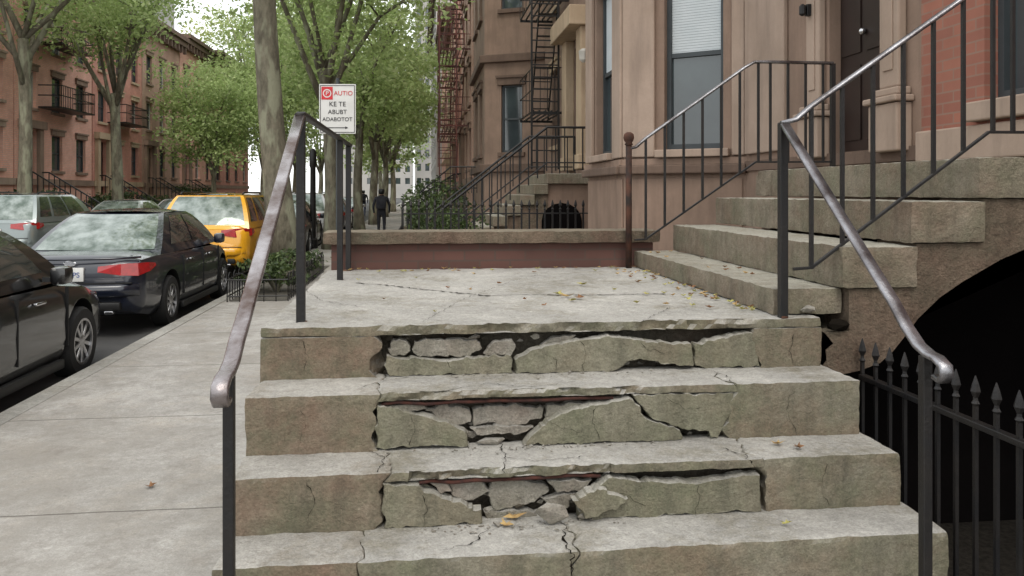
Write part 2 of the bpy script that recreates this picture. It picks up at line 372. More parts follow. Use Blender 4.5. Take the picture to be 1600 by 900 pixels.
def step(zt,zb,Y,Yback,xr,blx,brx,seed,sl=.04,dmg=(0,0)):
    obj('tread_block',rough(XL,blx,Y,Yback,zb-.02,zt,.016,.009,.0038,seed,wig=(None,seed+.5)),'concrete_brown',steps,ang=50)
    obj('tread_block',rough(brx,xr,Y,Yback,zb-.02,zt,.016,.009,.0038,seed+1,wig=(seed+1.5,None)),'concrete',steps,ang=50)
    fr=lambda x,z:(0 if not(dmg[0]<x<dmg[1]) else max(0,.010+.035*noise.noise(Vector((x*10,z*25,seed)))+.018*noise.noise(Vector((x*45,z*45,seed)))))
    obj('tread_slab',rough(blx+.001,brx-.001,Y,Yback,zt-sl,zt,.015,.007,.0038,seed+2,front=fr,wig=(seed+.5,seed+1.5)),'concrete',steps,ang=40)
    obj('step_core',rough(blx-.06,brx+.06,Y+.10,Yback-.01,zb-.02,zt-sl-.001,.02,.01,.018,seed+3),'core',steps,ang=40)
bl=px2x(590,YB); br=px2x(1146,YB)
step(zB,zC,YB,YA+.07,1.675,bl,br,20,.03,(px2x(600,YB),px2x(1000,YB)))
plate([(590,634),(615,640),(640,646),(665,650),(690,659),(712,667),(728,676),(733,697),(588,700)],YB,zC+.003,zB-.033,4,.0)
plate([(818,697),(828,682),(840,672),(856,657),(880,645),(905,637),(930,632),(984,622),(1000,634),(1004,648),(1020,658),(1062,672),(1066,697)],YB,zC+.003,zB-.033,5,-.005)
plate([(990,612),(1146,610),(1147,640),(1132,665),(1122,690),(1112,690),(1112,676),(1066,671),(1040,660),(1016,652),(1002,634)],YB,zC+.003,zB-.033,6,.002)
for i,q in enumerate(([(610,632),(660,630),(668,640),(640,643)],[(664,641),(700,631),(733,640),(736,660),(715,664),(690,655)],[(738,640),(770,634),(800,632),(850,638),(848,652),(800,668),(765,660),(740,666)],[(735,670),(800,665),(834,668),(815,677),(745,680)],[(855,634),(905,630),(930,628),(900,638),(872,645),(852,652)])):
    plate(q,YB+.03+.008*(i%3),zC,zB-.033,30+i,0,'rubble_slab','rubble',.03)
rubble((px2x(640,YB),px2x(900,YB)),YB,(zC+.05,zB-.06),14,7,.013); rubble((px2x(720,YB),px2x(850,YB)),YB,(zC+.01,zC+.05),8,8,.014); rubble((px2x(1060,YB),px2x(1115,YB)),YB,(zC+.0,zC+.02),3,18,.01)
bl=px2x(600,YC); br=px2x(1186,YC)
step(zC,zD,YC,YB+.07,1.695,bl,br,30,.032,(px2x(640,YC),px2x(960,YC)))
plate([(598,752),(645,758),(662,768),(680,772),(700,782),(720,784),(738,794),(752,797),(754,828),(600,834)],YC,zD+.003,zC-.036,7,.0)
plate([(905,800),(915,782),(925,768),(940,755),(955,745),(1000,752),(1085,755),(1150,745),(1187,742),(1190,815),(905,822)],YC,zD+.003,zC-.036,8,-.004)
plate([(893,778),(912,768),(930,758),(978,774),(960,792),(935,800),(912,806)],YC,zD+.003,zC-.036,9,-.03,'broken_flake')
for i,q in enumerate(([(668,752),(698,750),(706,768),(690,772)],[(702,752),(752,750),(765,768),(740,782),(708,776)],[(768,752),(800,750),(850,756),(858,768),(835,785),(775,797),(762,775)],[(855,752),(925,750),(912,766),(870,770)],[(845,778),(900,770),(890,792),(862,797)],[(756,800),(800,796),(840,800),(835,812),(760,815)])):
    plate(q,YC+.026+.009*(i%3),zD,zC-.036,40+i,0,'rubble_slab','rubble',.03)
rubble((px2x(660,YC),px2x(930,YC)),YC,(zD+.05,zC-.07),14,9,.013); rubble((px2x(740,YC),px2x(900,YC)),YC,(zD+.0,zD+.05),10,10,.016)
step(zD,zE,YD,YC+.07,1.72,px2x(560,YD),px2x(893,YD),40,.1,(9,9))
step(zE,zF,YE,YD+.09,1.74,.2,.9,50,.08,(9,9))
step(zF,.13,YF,YE+.09,1.76,.1,1.0,60,.08,(9,9))
for Yp,zt,a,b in ((YB,zB,596,960),(YC,zC,655,940)):
    bm=B(); xa=px2x(a,Yp); xb=px2x(b,Yp)
    tube(bm,[(xa+(xb-xa)*i/16,Yp+.02+.006*math.sin(i),zt-.043+.009*noise.noise(Vector((i*.5,zt,0)))) for i in range(17)],.0065,8); obj('rebar',bm,'rebar',steps,True)
def chunk(px,py,z,s,seed,label):
    w=onz(px,py,z); bm=B(); rock(bm,(w.x,w.y,z+s[2]*.8),s,seed,12); return tag(obj('concrete_chunk',bm,'rubble'),label,'rubble')
chunk(862,822,zD,(.078,.03,.045),71,'largest grey chunk fallen from the broken riser onto the tread below')
chunk(768,694,zC,(.068,.026,.016),72,'flat pale concrete chip lying in the gap of the middle broken riser')
chunk(905,812,zD,(.03,.02,.018),73,'small concrete chip right of the largest fallen chunk')
chunk(1002,570,zB,(.02,.012,.01),74,'tiny concrete chip under the top riser')
chunk(775,824,zD,(.022,.015,.013),75,'small concrete chip left of the yellow leaves on the lower tread')
bm=B(); rr=random.Random(5)
for (z,y1,xa,xb,n) in ((zB,YA-.004,px2x(600,YA),px2x(1180,YA),60),(zC,YB-.004,px2x(600,YB),px2x(1120,YB),90),(zD,YC-.004,px2x(640,YC),px2x(980,YC),90)):
    for i in range(n):
        s=.002+.006*rr.random()**2; x=xa+(xb-xa)*min(1,max(0,rr.gauss(.45,.22))); y=y1-abs(rr.gauss(0,.035)); rock(bm,(x,y,z+s*.6),(s*1.3,s,s*.8),rr.randint(0,9999),8)
crumbs=obj('concrete_crumbs',bm,'rubble',kind='stuff'); tag(crumbs,'fine concrete crumbs strewn on the treads below the broken risers','rubble')
def crack(pts,z=None,Y=None,w=.004,seed=0):
    P=[onz(a,b,z) if z is not None else onY(a,b,Y) for a,b in pts]
    two=[(p.x,p.y) if z is not None else (p.x,p.z) for p in P]
    q=jag(two,.016,.012,False,seed); bm=B(); prev=None; n=len(q)
    for i,p in enumerate(q):
        t=(q[min(i+1,n-1)]-q[max(i-1,0)]).normalized(); s=Vector((-t.y,t.x)); k=w*.8*(.15+1.3*abs(noise.noise(Vector((i*.7,seed,0)))))*(1 if 0<i<n-1 else .1)
        a,b=p+s*k,p-s*k
        if z is not None: va,vb=bm.verts.new((a.x,a.y,z+.0042)),bm.verts.new((b.x,b.y,z+.0042))
        else: va,vb=bm.verts.new((a.x,Y-.0045,a.y)),bm.verts.new((b.x,Y-.0045,b.y))
        if prev: bm.faces.new((prev[0],prev[1],vb,va))
        prev=(va,vb)
    obj('crack',bm,'crack',steps)
crack([(555,443),(600,446),(650,452),(760,463),(830,461),(900,462),(1040,460)],z=zA,w=.019,seed=1)
crack([(560,608),(585,600),(640,590)],z=zB,seed=2); crack([(1150,606),(1135,588),(1100,578)],z=zB,seed=3)
crack([(778,690),(790,715),(786,742)],z=zC,seed=4,w=.005); crack([(590,740),(600,715),(570,700)],z=zC,seed=5)
crack([(885,824),(880,845),(897,868),(893,900)],z=zD,seed=6,w=.007); crack([(690,862),(735,852),(765,828)],z=zD,seed=7)
crack([(1180,735),(1165,712),(1120,700)],z=zC,seed=8); crack([(445,432),(500,470),(560,480)],z=zA,seed=9,w=.004)
crack([(660,505),(720,470),(800,440),(860,425)],z=zA,seed=10,w=.003); crack([(790,716),(840,722),(920,714)],z=zC,seed=13,w=.003)
crack([(700,612),(760,600),(830,606),(900,598)],z=zB,seed=14,w=.003); crack([(1000,505),(1050,480),(1120,490)],z=zA,seed=15,w=.003)
crack([(697,562),(706,574),(702,586)],Y=YA,seed=12,w=.0022); crack([(905,532),(915,550),(908,582)],Y=YA-.005,seed=16,w=.0022)
crack([(1240,520),(1232,548),(1242,572)],Y=YA-.001,seed=17,w=.0022); crack([(470,530),(482,556),(474,585)],Y=YA-.001,seed=18,w=.0018)
crack([(640,646),(648,668),(640,696)],Y=YB,seed=19,w=.0022); crack([(930,634),(925,660),(940,690)],Y=YB-.005,seed=20,w=.0022)
crack([(1240,608),(1228,640),(1245,680)],Y=YB-.001,seed=21,w=.0022); crack([(470,634),(478,668),(466,695)],Y=YB-.001,seed=22,w=.0018)
crack([(1085,757),(1092,780),(1084,812)],Y=YC-.005,seed=23,w=.0026); crack([(1290,722),(1282,760),(1296,790)],Y=YC-.001,seed=24,w=.002)
crack([(480,750),(492,780),(484,815)],Y=YC-.001,seed=25,w=.002); crack([(660,772),(668,796),(660,824)],Y=YC,seed=26,w=.0026)
crack([(960,768),(985,775),(1010,790)],Y=YC-.005,seed=27,w=.002); crack([(860,655),(880,670),(905,676)],Y=YB-.005,seed=28,w=.002); crack([(1040,620),(1070,640),(1095,636)],Y=YB,seed=29,w=.002)
crack([(850,548),(870,562),(868,580)],Y=YA-.004,seed=30,w=.002); crack([(1000,535),(1015,548),(1040,552)],Y=YA-.004,seed=31,w=.002)
# ------------------------------------------------------------ low wall behind landing
lw=thing('low_brick_wall','low red brick wall with stone coping across the back of the landing','wall',(0.5,5.6,1.2))
bm=B(); box(bm,-.60,1.62,5.48,5.74,.12,1.375); obj('brick_face',bm,'brick_low',lw)
obj('coping',rough(-.655,1.66,5.43,5.79,1.378,1.462,.04,.010,.003,81),'stoopside',lw,ang=50)
# ------------------------------------------------------------ handrails
def balu(bm,x,y,z0,z1,w=.018): box(bm,x-w/2,x+w/2,y-w/2,y+w/2,z0,z1)
lr=thing('stair_railing','worn iron handrail along the left side of the broken steps and landing','railing',(-.47,2.08,.4))
hp=rect(.042,.018,.5)
def rail_path(X,ylo,zlo,yhi,zhi):
    s=(zhi-zlo)/(yhi-ylo)
    p=[(X,ylo-.058,zlo-.045),(X,ylo-.082,zlo-.050),(X,ylo-.098,zlo-.033),(X,ylo-.092,zlo-.008),(X,ylo-.06,zlo+.008),(X,ylo-.02,zlo+.012),(X,ylo+.03,zlo+.03),(X,ylo+.09,zlo+.075)]
    y0=ylo+.16
    for i in range(7):
        y=y0+(yhi-.03-y0)*i/6; p.append((X,y,zlo+(y-ylo)*s+.012))
    return p
XR=-.48
bm=B(); sweep(bm,rail_path(XR,2.08,1.268,3.29,2.04),hp); obj('handrail',bm,'handrail',lr,True)
bm=B(); sweep(bm,[(XR,3.25,2.035),(XR,3.3,2.045),(XR,3.36,2.045),(XR,5.5,2.045)],rect(.038,.018,.5)); obj('level_rail',bm,'iron',lr,True)
for y,z0,z1,w in ((2.08,zE-.01,1.272,.0135),(3.29,zA-.01,2.035,.017),(4.85,zA-.01,2.035,.017),(5.40,zA-.01,2.035,.017)):
    bm=B(); box(bm,XR-w,XR+w,y-w,y+w,z0,z1,bev=.003); obj('post',bm,'iron',lr)
    bm=B(); rock(bm,(XR,y,z0+.008),(.03,.03,.014),int(y*10)); obj('rusty_foot',bm,'rustiron',lr)
rr_=thing('stair_railing','worn iron handrail with curled end along the right side of the broken steps','railing',(1.5,2.24,.4))
XQ=1.5
bm=B(); sweep(bm,rail_path(XQ,2.24,1.235,3.2,2.02),hp); obj('handrail',bm,'greyrail',rr_,True)
for y,z0,z1,w in ((2.24,zE-.01,1.24,.0145),(3.19,zA-.01,2.02,.017)):
    bm=B(); box(bm,XQ-w,XQ+w,y-w,y+w,z0,z1,bev=.003); obj('post',bm,'iron',rr_)
    bm=B(); rock(bm,(XQ,y,z0+.008),(.03,.03,.014),int(y*10)); obj('rusty_foot',bm,'rustiron',rr_)
def stoop_rail(label,Y,x0,zt0,x1,zt1,x2,zb0,zb1,mat='greyrail',n=6,nl=3):
    t=thing('stoop_railing',label,'railing',(x0,Y,1.3))
    bm=B(); sweep(bm,[(x0-.03,Y,zt0-.005),(x0+.03,Y,zt0+.01),(x0+.1,Y,zt0+(zt1-zt0)*.1/(x1-x0)+.0),((x0+x1)/2,Y,(zt0+zt1)/2),(x1-.05,Y,zt1-(zt1-zt0)*.05/(x1-x0)),(x1+.02,Y,zt1+.005),(x1+.1,Y,zt1+.008),(x2,Y,zt1+.008)],rect(.038,.02,.6)); obj('handrail',bm,mat,t,True)
    bm=B(); sweep(bm,[(x0+.02,Y,zb0),(x0+.1,Y,zb0+.005),(x1+.03,Y,zb1),(x2,Y,zb1+.004)],rect(.016,.013,.3)); obj('bottom_rail',bm,'iron',t)
    for i in range(n):
        x=x0+.1+(x1-x0-.05)*i/(n-1); f=(x-x0)/(x1-x0); f=min(f,1); bm=B(); balu(bm,x,Y,zb0+(zb1-zb0)*min(1,max(0,(x-x0-.1)/(x1-x0-.07))),zt0+(zt1-zt0)*f,.015); obj('baluster',bm,'iron',t)
    for i in range(nl):
        x=x1+.06+(x2-x1-.08)*(i+.6)/nl; bm=B(); balu(bm,x,Y,zb1,zt1+.005,.015); obj('baluster',bm,'iron',t)
    return t
fr=stoop_rail('iron railing climbing the near side of the stoop above the arched cellar opening',3.22,1.54,2.025,2.42,2.63,3.34,1.405,1.99,n=7,nl=6)
bk=stoop_rail('iron railing climbing the far side of the stoop with a ball topped newel post',5.38,1.44,2.03,2.30,2.635,2.9,1.40,1.94,n=7,nl=4)
bm=B(); tube(bm,[(1.42,5.38,zA-.01),(1.42,5.38,2.06)],.022,10); obj('newel_post',bm,'rustiron',bk,True)
bm=B(); lathe(bm,[(.02,0),(.03,.005),(.022,.02),(.033,.035),(.038,.055),(.033,.078),(.015,.092)],14,Matrix.Translation((1.42,5.38,2.05))); obj('ball_finial',bm,'rustiron',bk,True)
bm=B(); box(bm,2.885,2.915,5.365,5.395,1.87,2.64); obj('post',bm,'iron',bk)
# ------------------------------------------------------------ stoop
sp=thing('stone_stoop','near stone stoop of four steps rising right over an arched cellar opening','stoop',(2.4,4.3,0))
SX=[1.48,1.76,2.07,2.38,3.38]; SZ=[1.32,1.50,1.69,1.88]
for i in range(4):
    x1=SX[i+1]+(.03 if i<3 else 0)
    obj('stoop_step',rough(SX[i],x1,3.185 if i else 3.24,5.46,(SZ[i]-.178) if i else zA+.003,SZ[i],.022,.008,.004,90+i),'stoop',sp,ang=50)
obj('stoop_step',rough(2.9,3.38,5.47,6.7,1.70,1.878,.05,.008,.003,96),'stoop',sp,ang=50)
arch=[(1302,586),(1340,578),(1372,566),(1392,548),(1408,528),(1432,496),(1465,464),(1500,440),(1560,405),(1600,388)]
ap=[(onY(a,b,3.22).x,onY(a,b,3.22).z) for a,b in arch]
poly=[(1.655,ap[0][1]+.01),(1.655,.98),(1.70,1.02),(1.69,1.06),(1.73,1.09),(1.69,1.138),(1.80,1.14),(1.80,1.318),(2.105,1.32),(2.105,1.508),(2.415,1.51),(2.415,1.699),(3.37,1.699),(3.37,1.60),(2.95,1.585)]+ap[::-1]
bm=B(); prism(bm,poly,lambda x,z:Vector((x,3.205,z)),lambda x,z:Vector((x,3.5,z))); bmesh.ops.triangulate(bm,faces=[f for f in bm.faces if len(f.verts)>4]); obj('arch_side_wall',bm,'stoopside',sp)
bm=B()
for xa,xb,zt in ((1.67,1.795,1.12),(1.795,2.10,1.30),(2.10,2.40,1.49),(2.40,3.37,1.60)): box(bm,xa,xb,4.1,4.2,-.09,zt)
box(bm,1.665,1.70,3.24,4.1,-.09,.85); obj('cellar_shade_panels',bm,'dark',sp)  # near-black panels added to paint the darkness under the arch
bm=B(); box(bm,1.49,3.37,5.3,5.44,.12,1.13); box(bm,2.4,3.37,5.3,5.44,1.132,1.50); obj('back_side_wall',bm,'brownstone',sp)
bm=B(); rock(bm,onY(1308,508,3.2),(.06,.03,.035),8); obj('hole_shade_lump',bm,'crack',sp)  # solid dark lump, painted as the shade of a broken hole
bm=B(); rock(bm,onY(1262,482,3.235),(.05,.03,.02),18); obj('loose_corner',bm,'rubble',sp)
# ------------------------------------------------------------ spiked fences
def picket(bm,x,y,z0,z1,s=1.0,w=.009):
    box(bm,x-w,x+w,y-w,y+w,z0,z1-.10*s)
    m=Matrix.Translation((x,y,z1-.10*s))
    lathe(bm,[(.009*s,0),(.015*s,.008*s),(.009*s,.018*s),(.008*s,.028*s),(.018*s,.05*s),(.012*s,.075*s),(.002*s,.105*s)],6,m)
def fence(label,p1,p2,z0,h,sp_=.13,rails=(.15,.85),s=1.0,w=.009):
    p1=Vector(p1); p2=Vector(p2); L=(p2-p1).length; t=thing('iron_fence',label,'fence',(p1.x,p1.y,z0))
    n=int(L/sp_); d=(p2-p1)/L
    for r in rails:
        bm=B(); sweep(bm,[(p1.x,p1.y,z0+h*r),(p2.x,p2.y,z0+h*r)],rect(.034,.02,.2)); obj('rail',bm,'iron',t)
    for i in range(min(n,99)+1):
        p=p1+d*(i*L/min(n,99)); bm=B(); picket(bm,p.x,p.y,z0,z0+h,s,w); obj('picket',bm,'iron',t)
    return t
fence('black spear topped iron fence beside the lower right end of the broken steps',(1.84,1.2),(1.84,3.17),-.088,1.2,.098,(.12,.87),.95,.0065)
fence('spear topped iron fence across the yard in front of the leafy shrubs',(-.28,12.5),(3.3,12.5),.12,1.48,.12,(.1,.5,.86),1.5,.013)
fence('spear topped iron fence lining the sidewalk edge behind the low brick wall',(-.3,6.1),(-.3,12.4),.12,1.1,.16,(.1,.86),1.2)
fence('distant spear topped iron fence lining the sidewalk edge past the shrubs',(-.3,17.5),(-.3,28),.12,1.2,.2,(.1,.86),1.2)
# ------------------------------------------------------------ facades
def frM(p1,p2):
    u=Vector((p2[0]-p1[0],p2[1]-p1[1],0)); L=u.length; u.normalize(); n=Vector((-u.y,u.x,0))
    m=Matrix(((u.x,n.x,0,p1[0]),(u.y,n.y,0,p1[1]),(0,0,1,0),(0,0,0,1))); return m,L
def uat(px,p1,p2):
    a=ray(px,300); d=Vector((p2[0]-p1[0],p2[1]-p1[1])); L=d.length; d/=L
    det=a.x*(-d.y)+d.x*a.y
    t=(p1[0]*(-d.y)+d.x*p1[1])/det
    return ((a.x*t-p1[0])*d.x+(a.y*t-p1[1])*d.y)
def wall(bm,m,L,z0,z1,ops,rev=.16,u0=0):
    us=sorted({u0,L}|{v for o in ops for v in o[:2]}); zs=sorted({z0,z1}|{v for o in ops for v in o[2:4]})
    for a,b in zip(us,us[1:]):
        for c,d in zip(zs,zs[1:]):
            mu,mz=(a+b)/2,(c+d)/2
            if any(o[0]<mu<o[1] and o[2]<mz<o[3] for o in ops): continue
            bm.faces.new([bm.verts.new(T(m,v)) for v in ((a,0,c),(b,0,c),(b,0,d),(a,0,d))])
    for a,b,c,d in [o[:4] for o in ops]:
        for q in (((a,0,c),(a,0,d),(a,-rev,d),(a,-rev,c)),((b,0,c),(b,-rev,c),(b,-rev,d),(b,0,d)),((a,0,d),(b,0,d),(b,-rev,d),(a,-rev,d)),((a,0,c),(a,-rev,c),(b,-rev,c),(b,0,c))):
            bm.faces.new([bm.verts.new(T(m,v)) for v in q])
def window(par,m,a,b,c,d,frame='frame',rev=.14,sill='brownstone',blind=0,lint=True,fw=.05):
    bm=B(); y0,y1=-rev,-rev+.05
    box(bm,a,a+fw,y0,y1,c,d,m); box(bm,b-fw,b,y0,y1,c,d,m); box(bm,a+fw,b-fw,y0,y1,d-fw,d,m); box(bm,a+fw,b-fw,y0,y1,c,c+fw*1.2,m)
    mz=(c+d)/2; box(bm,a+fw,b-fw,y0,y1-.01,mz-.025,mz+.025,m)
    w=obj('window',bm,frame,par)
    bm=B(); box(bm,a+fw*.5,b-fw*.5,y0-.02,y0+.006,c,d,m); obj('pane',bm,'glass',w)
    if blind:
        bm=B(); n=int((d-fw-(d-(d-c)*blind))/.03)
        for i in range(n):
            z=d-fw-i*.03; box(bm,a+fw,b-fw,y0+.008,y0+.016,z-.027,z,m)
        if n>0: obj('blind',bm,'blind',w)
    if sill:
        bm=B(); box(bm,a-.08,b+.08,-.01,.09,c-.12,c-.003,m,bev=.01); obj('sill',bm,sill,w)
        if lint: bm=B(); box(bm,a-.1,b+.1,-.01,.07,d+.003,d+.2,m,bev=.01); box(bm,a-.14,b+.14,-.01,.11,d+.203,d+.27,m); obj('lintel',bm,sill,w)
    return w
def cap(bm,pts,z,deep):
    vs=[bm.verts.new((x,y,z)) for x,y in pts]+[bm.verts.new((pts[-1][0]+deep,pts[-1][1],z)),bm.verts.new((pts[0][0]+deep,pts[0][1],z))]
    bm.faces.new(vs)
h1=thing('brownstone_house','near brownstone house with projecting bay window and brick wall beside its front door','house',(5,7,0))
P=[(3.4,1.0),(3.4,5.12),(3.4,8.1),(2.3,8.92),(2.3,10.85),(3.4,11.67),(3.4,12.5)]
Z0,Z1=-.09,9.5
m,L=frM(P[0],P[1]); wo=[(uat(1640,P[0],P[1])-.6,uat(1538,P[0],P[1]),2.28,4.6)]
bm=B(); wall(bm,m,L,2.12,Z1,wo); obj('brick_wall',bm,'brick',h1)
bm=B(); wall(bm,m,L,Z0,2.1,[]); obj('basement_wall',bm,'brick_low',h1)
bm=B(); box(bm,0,L,-.02,.05,1.93,2.14,m,bev=.012); obj('water_table',bm,'brownlight',h1)
window(h1,m,*wo[0],sill='brownlight')
m,L=frM(P[1],P[2]); ud0,ud1=uat(1375,P[1],P[2]),uat(1296,P[1],P[2])
dop=(ud0,ud1,2.04,4.5)
bm=B(); wall(bm,m,L,Z0,Z1,[dop],rev=.12)
segs=[]
for i in range(2,6):
    m2,L2=frM(P[i],P[i+1]); ops=[]
    if i==2: ops=[(uat(1130,P[2],P[3]),uat(1038,P[2],P[3]),2.2,4.3),(uat(1130,P[2],P[3]),uat(1038,P[2],P[3]),5.6,7.6)]
    if i==3: ops=[(.5,1.45,2.2,4.3),(.5,1.45,5.6,7.6)]
    wall(bm,m2,L2,Z0,Z1,ops); segs.append((m2,L2,ops))
cap(bm,P,Z1,9)
vs=[bm.verts.new(v) for v in ((3.4,1,Z0),(12.4,1,Z0),(12.4,1,Z1),(3.4,1,Z1))]; bm.faces.new(vs)
obj('facade',bm,'brownstone',h1)
for m2,L2,ops in segs:
    for k,o in enumerate(ops): window(h1,m2,*o,sill=None,blind=.5 if k==0 else .2)
for m2,L2,ops in segs[:3]:
    bm=B(); box(bm,-.02,L2+.02,-.01,.1,1.93,2.03,m2,bev=.015); obj('ledge',bm,'browndark',h1)
    bm=B(); box(bm,-.04,L2+.04,-.01,.05,2.033,2.1,m2); obj('ledge_moulding',bm,'brownstone',h1)
    bm=B(); box(bm,-.02,L2+.02,-.01,.14,4.75,4.9,m2,bev=.02); obj('cornice_band',bm,'browndark',h1)
    bm=B(); box(bm,.03,L2-.03,.002,.02,1.0,1.88,m2,bev=.008); obj('base_panel',bm,'brownstone',h1)
    if ops:
        a,b,c,d=ops[0]
        bm=B(); box(bm,.0,a-.1,.002,.05,2.12,4.7,m2,bev=.012); obj('corner_pier',bm,'brownlight',h1)
        bm=B(); box(bm,b+.1,L2,.002,.05,2.12,4.7,m2,bev=.012); obj('corner_pier',bm,'brownlight',h1)
        bm=B(); box(bm,a-.08,b+.08,.002,.11,c-.09,c-.005,m2,bev=.01); obj('sill',bm,'brownlight',h1)
bm=B(); box(bm,ud0,ud1,-.14,-.10,2.04,4.5,m); dr=obj('door',bm,'door',h1)
bm=B(); w_=ud1-ud0
for q in (0,1):
    box(bm,ud0+.05+q*w_/2,ud0+w_/2-.03+q*w_/2,-.099,-.088,2.15,2.75,m); box(bm,ud0+.05+q*w_/2,ud0+w_/2-.03+q*w_/2,-.099,-.088,2.85,3.9,m)
obj('door_panel',bm,'door',dr)
bm=B(); lathe(bm,[(.02,0),(.03,.02),(.025,.045),(.005,.055)],10,m@Matrix.Translation((ud0+.35,-.09,3.0))@Matrix.Rotation(-PI/2,4,'X')); obj('door_knob',bm,'chrome',dr,True)
for a,b in ((ud0-.36,ud0-.06),(ud1+.03,ud1+.32)):
    bm=B(); box(bm,a-.04,b+.02,.002,.12,2.02,2.36,m,bev=.012); box(bm,a-.07,b+.05,.002,.15,2.365,2.41,m,bev=.012); box(bm,a-.03,b+.01,.002,.11,2.415,2.47,m,bev=.012)
    box(bm,a+.02,b-.04,.002,.07,2.475,4.5,m,bev=.015); box(bm,a+.08,b-.10,.0705,.082,2.6,4.3,m,bev=.005); obj('pilaster',bm,'brownlight',h1)
bm=B(); box(bm,ud0-.45,ud1+.48,.002,.4,4.55,4.9,m,bev=.02); obj('door_hood',bm,'brownlight',h1)
bm=B(); box(bm,uat(1232,P[1],P[2]),uat(1170,P[1],P[2]),.002,.05,2.12,4.7,m,bev=.012); obj('wall_panel',bm,'brownlight',h1)
bm=B(); box(bm,ud1+.15,ud1+.20,.08,.12,3.24,3.34,m,bev=.005); lathe(bm,[(.012,0),(.03,.015),(.03,.08),(.012,.1)],8,m@Matrix.Translation((ud1+.175,.15,3.24))); obj('wall_lantern',bm,'iron',h1)
bm=B(); box(bm,0,L,-.02,.03,1.95,2.05,m); obj('threshold_band',bm,'browndark',h1)
# second brownstone
h2=thing('brownstone_house','second brownstone from the camera with deep bay window and pale door surround','house',(5,18,0))
P=[(3.4,12.6),(3.4,22.0),(1.8,22.8),(1.8,27.6),(2.4,28.1)]
m,L=frM(P[0],P[1]); dd=(3.85,4.95,2.2,4.9)
bm=B(); wall(bm,m,L,Z0,12,[dd,(3.9,4.9,6.4,8.4),(6.9,8.0,2.9,4.8),(6.9,8.0,6.4,8.4)],rev=.3)
w3=[]
for i in (1,2,3):
    m2,L2=frM(P[i],P[i+1]); ops=[]
    if i==1:
        a,b=uat(816,P[1],P[2]),uat(783,P[1],P[2]); ops=[(a,b,2.85,4.75),(a,b,6.9,8.9)]
    if i==2: ops=[(.8,2.0,2.85,4.75),(2.8,4.0,2.85,4.75),(.8,2.0,6.9,8.9),(2.8,4.0,6.9,8.9)]
    wall(bm,m2,L2,Z0,12,ops); w3.append((m2,L2,ops))
cap(bm,P,12,9); obj('facade',bm,'brownstone',h2)
for o in ((3.9,4.9,6.4,8.4),(6.9,8.0,2.9,4.8),(6.9,8.0,6.4,8.4)): window(h2,m,*o,rev=.2,sill='tan')
for m2,L2,ops in w3:
    for o in ops: window(h2,m2,*o,sill='browndark')
    for z in (2.3,5.4,9.6):
        bm=B(); box(bm,-.05,L2+.05,-.01,.14,z,z+.22,m2,bev=.02); obj('ledge',bm,'browndark',h2)
bm=B(); box(bm,3.85,4.95,-.19,-.14,2.2,4.9,m); obj('door',bm,'door',h2)
for a,b in ((3.3,3.8),(5.0,5.5)):
    bm=B(); box(bm,a,b,.002,.2,2.2,5.1,m,bev=.02); box(bm,a-.05,b+.05,.002,.26,2.2,2.5,m,bev=.02); obj('pilaster',bm,'tan',h2)
bm=B(); box(bm,3.2,5.6,.002,.45,5.1,5.5,m,bev=.02); obj('door_hood',bm,'tan',h2)
bm=B(); lathe(bm,[(.03,0),(.08,.05),(.10,.22),(.04,.27)],8,m@Matrix.Translation((3.0,.2,4.3))); obj('wall_lantern',bm,'whiteframe',h2)
s2=thing('stone_stoop','far stoop with stepped stone side and small dark arch, beyond the low brick wall','stoop',(2.3,15.5,.12))
n=10; xs0=.05
for i in range(n):
    bm=B(); x=xs0+i*.25; z=.12+(i+1)*.195
    box(bm,x,x+.27 if i<n-1 else 3.38,14.5,17.2,z-.19,z,bev=.015); obj('stoop_step',bm,'stoop',s2)
for i in range(1,n-1):
    x=xs0+i*.25; bm=B(); box(bm,x+.02,x+.268,14.56,17.1,.12,.12+i*.195-.004); obj('side_wall',bm,'stoopside',s2)
bm=B(); box(bm,xs0+2.272,3.37,14.6,17.1,.12,1.876); obj('side_wall',bm,'brownstone',s2)
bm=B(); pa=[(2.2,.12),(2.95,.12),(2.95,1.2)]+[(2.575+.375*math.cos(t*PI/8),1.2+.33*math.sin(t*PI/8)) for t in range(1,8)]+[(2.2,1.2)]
prism(bm,pa,lambda x,z:Vector((x,14.53,z)),lambda x,z:Vector((x,14.555,z))); obj('arch_shade_plate',bm,'dark',s2)  # black plate on the wall paints the shade of an arched opening
def rail2(label,Y,x0,z0,x1,z1,x2,mat='iron'):
    t=thing('stoop_railing',label,'railing',(x0,Y,z0-.9))
    bm=B(); tube(bm,[(x0,Y,z0),(x1,Y,z1),(x2,Y,z1)],.026,6); obj('handrail',bm,mat,t)
    bm=B(); tube(bm,[(x0,Y,z0-.65),(x1,Y,z1-.65),(x2,Y,z1-.65)],.016,6); obj('bottom_rail',bm,mat,t)
    n=int((x2-x0)/.16)
    for i in range(n+1):
        x=x0+(x2-x0)*i/n; zt=z0+(z1-z0)*min(1,(x-x0)/(x1-x0)); bm=B(); balu(bm,x,Y,zt-.8,zt,.022); obj('baluster',bm,mat,t)
rail2('near dark railing of the far stoop beyond the low brick wall',14.52,.1,1.2,2.3,2.92,3.3)
rail2('farther dark railing of the far stoop beyond the low brick wall',17.0,.1,1.2,2.3,2.92,3.3)
rail2('small dark stoop railing in front of the third house behind shrubs',24.5,-.4,1.4,.9,2.5,1.7)
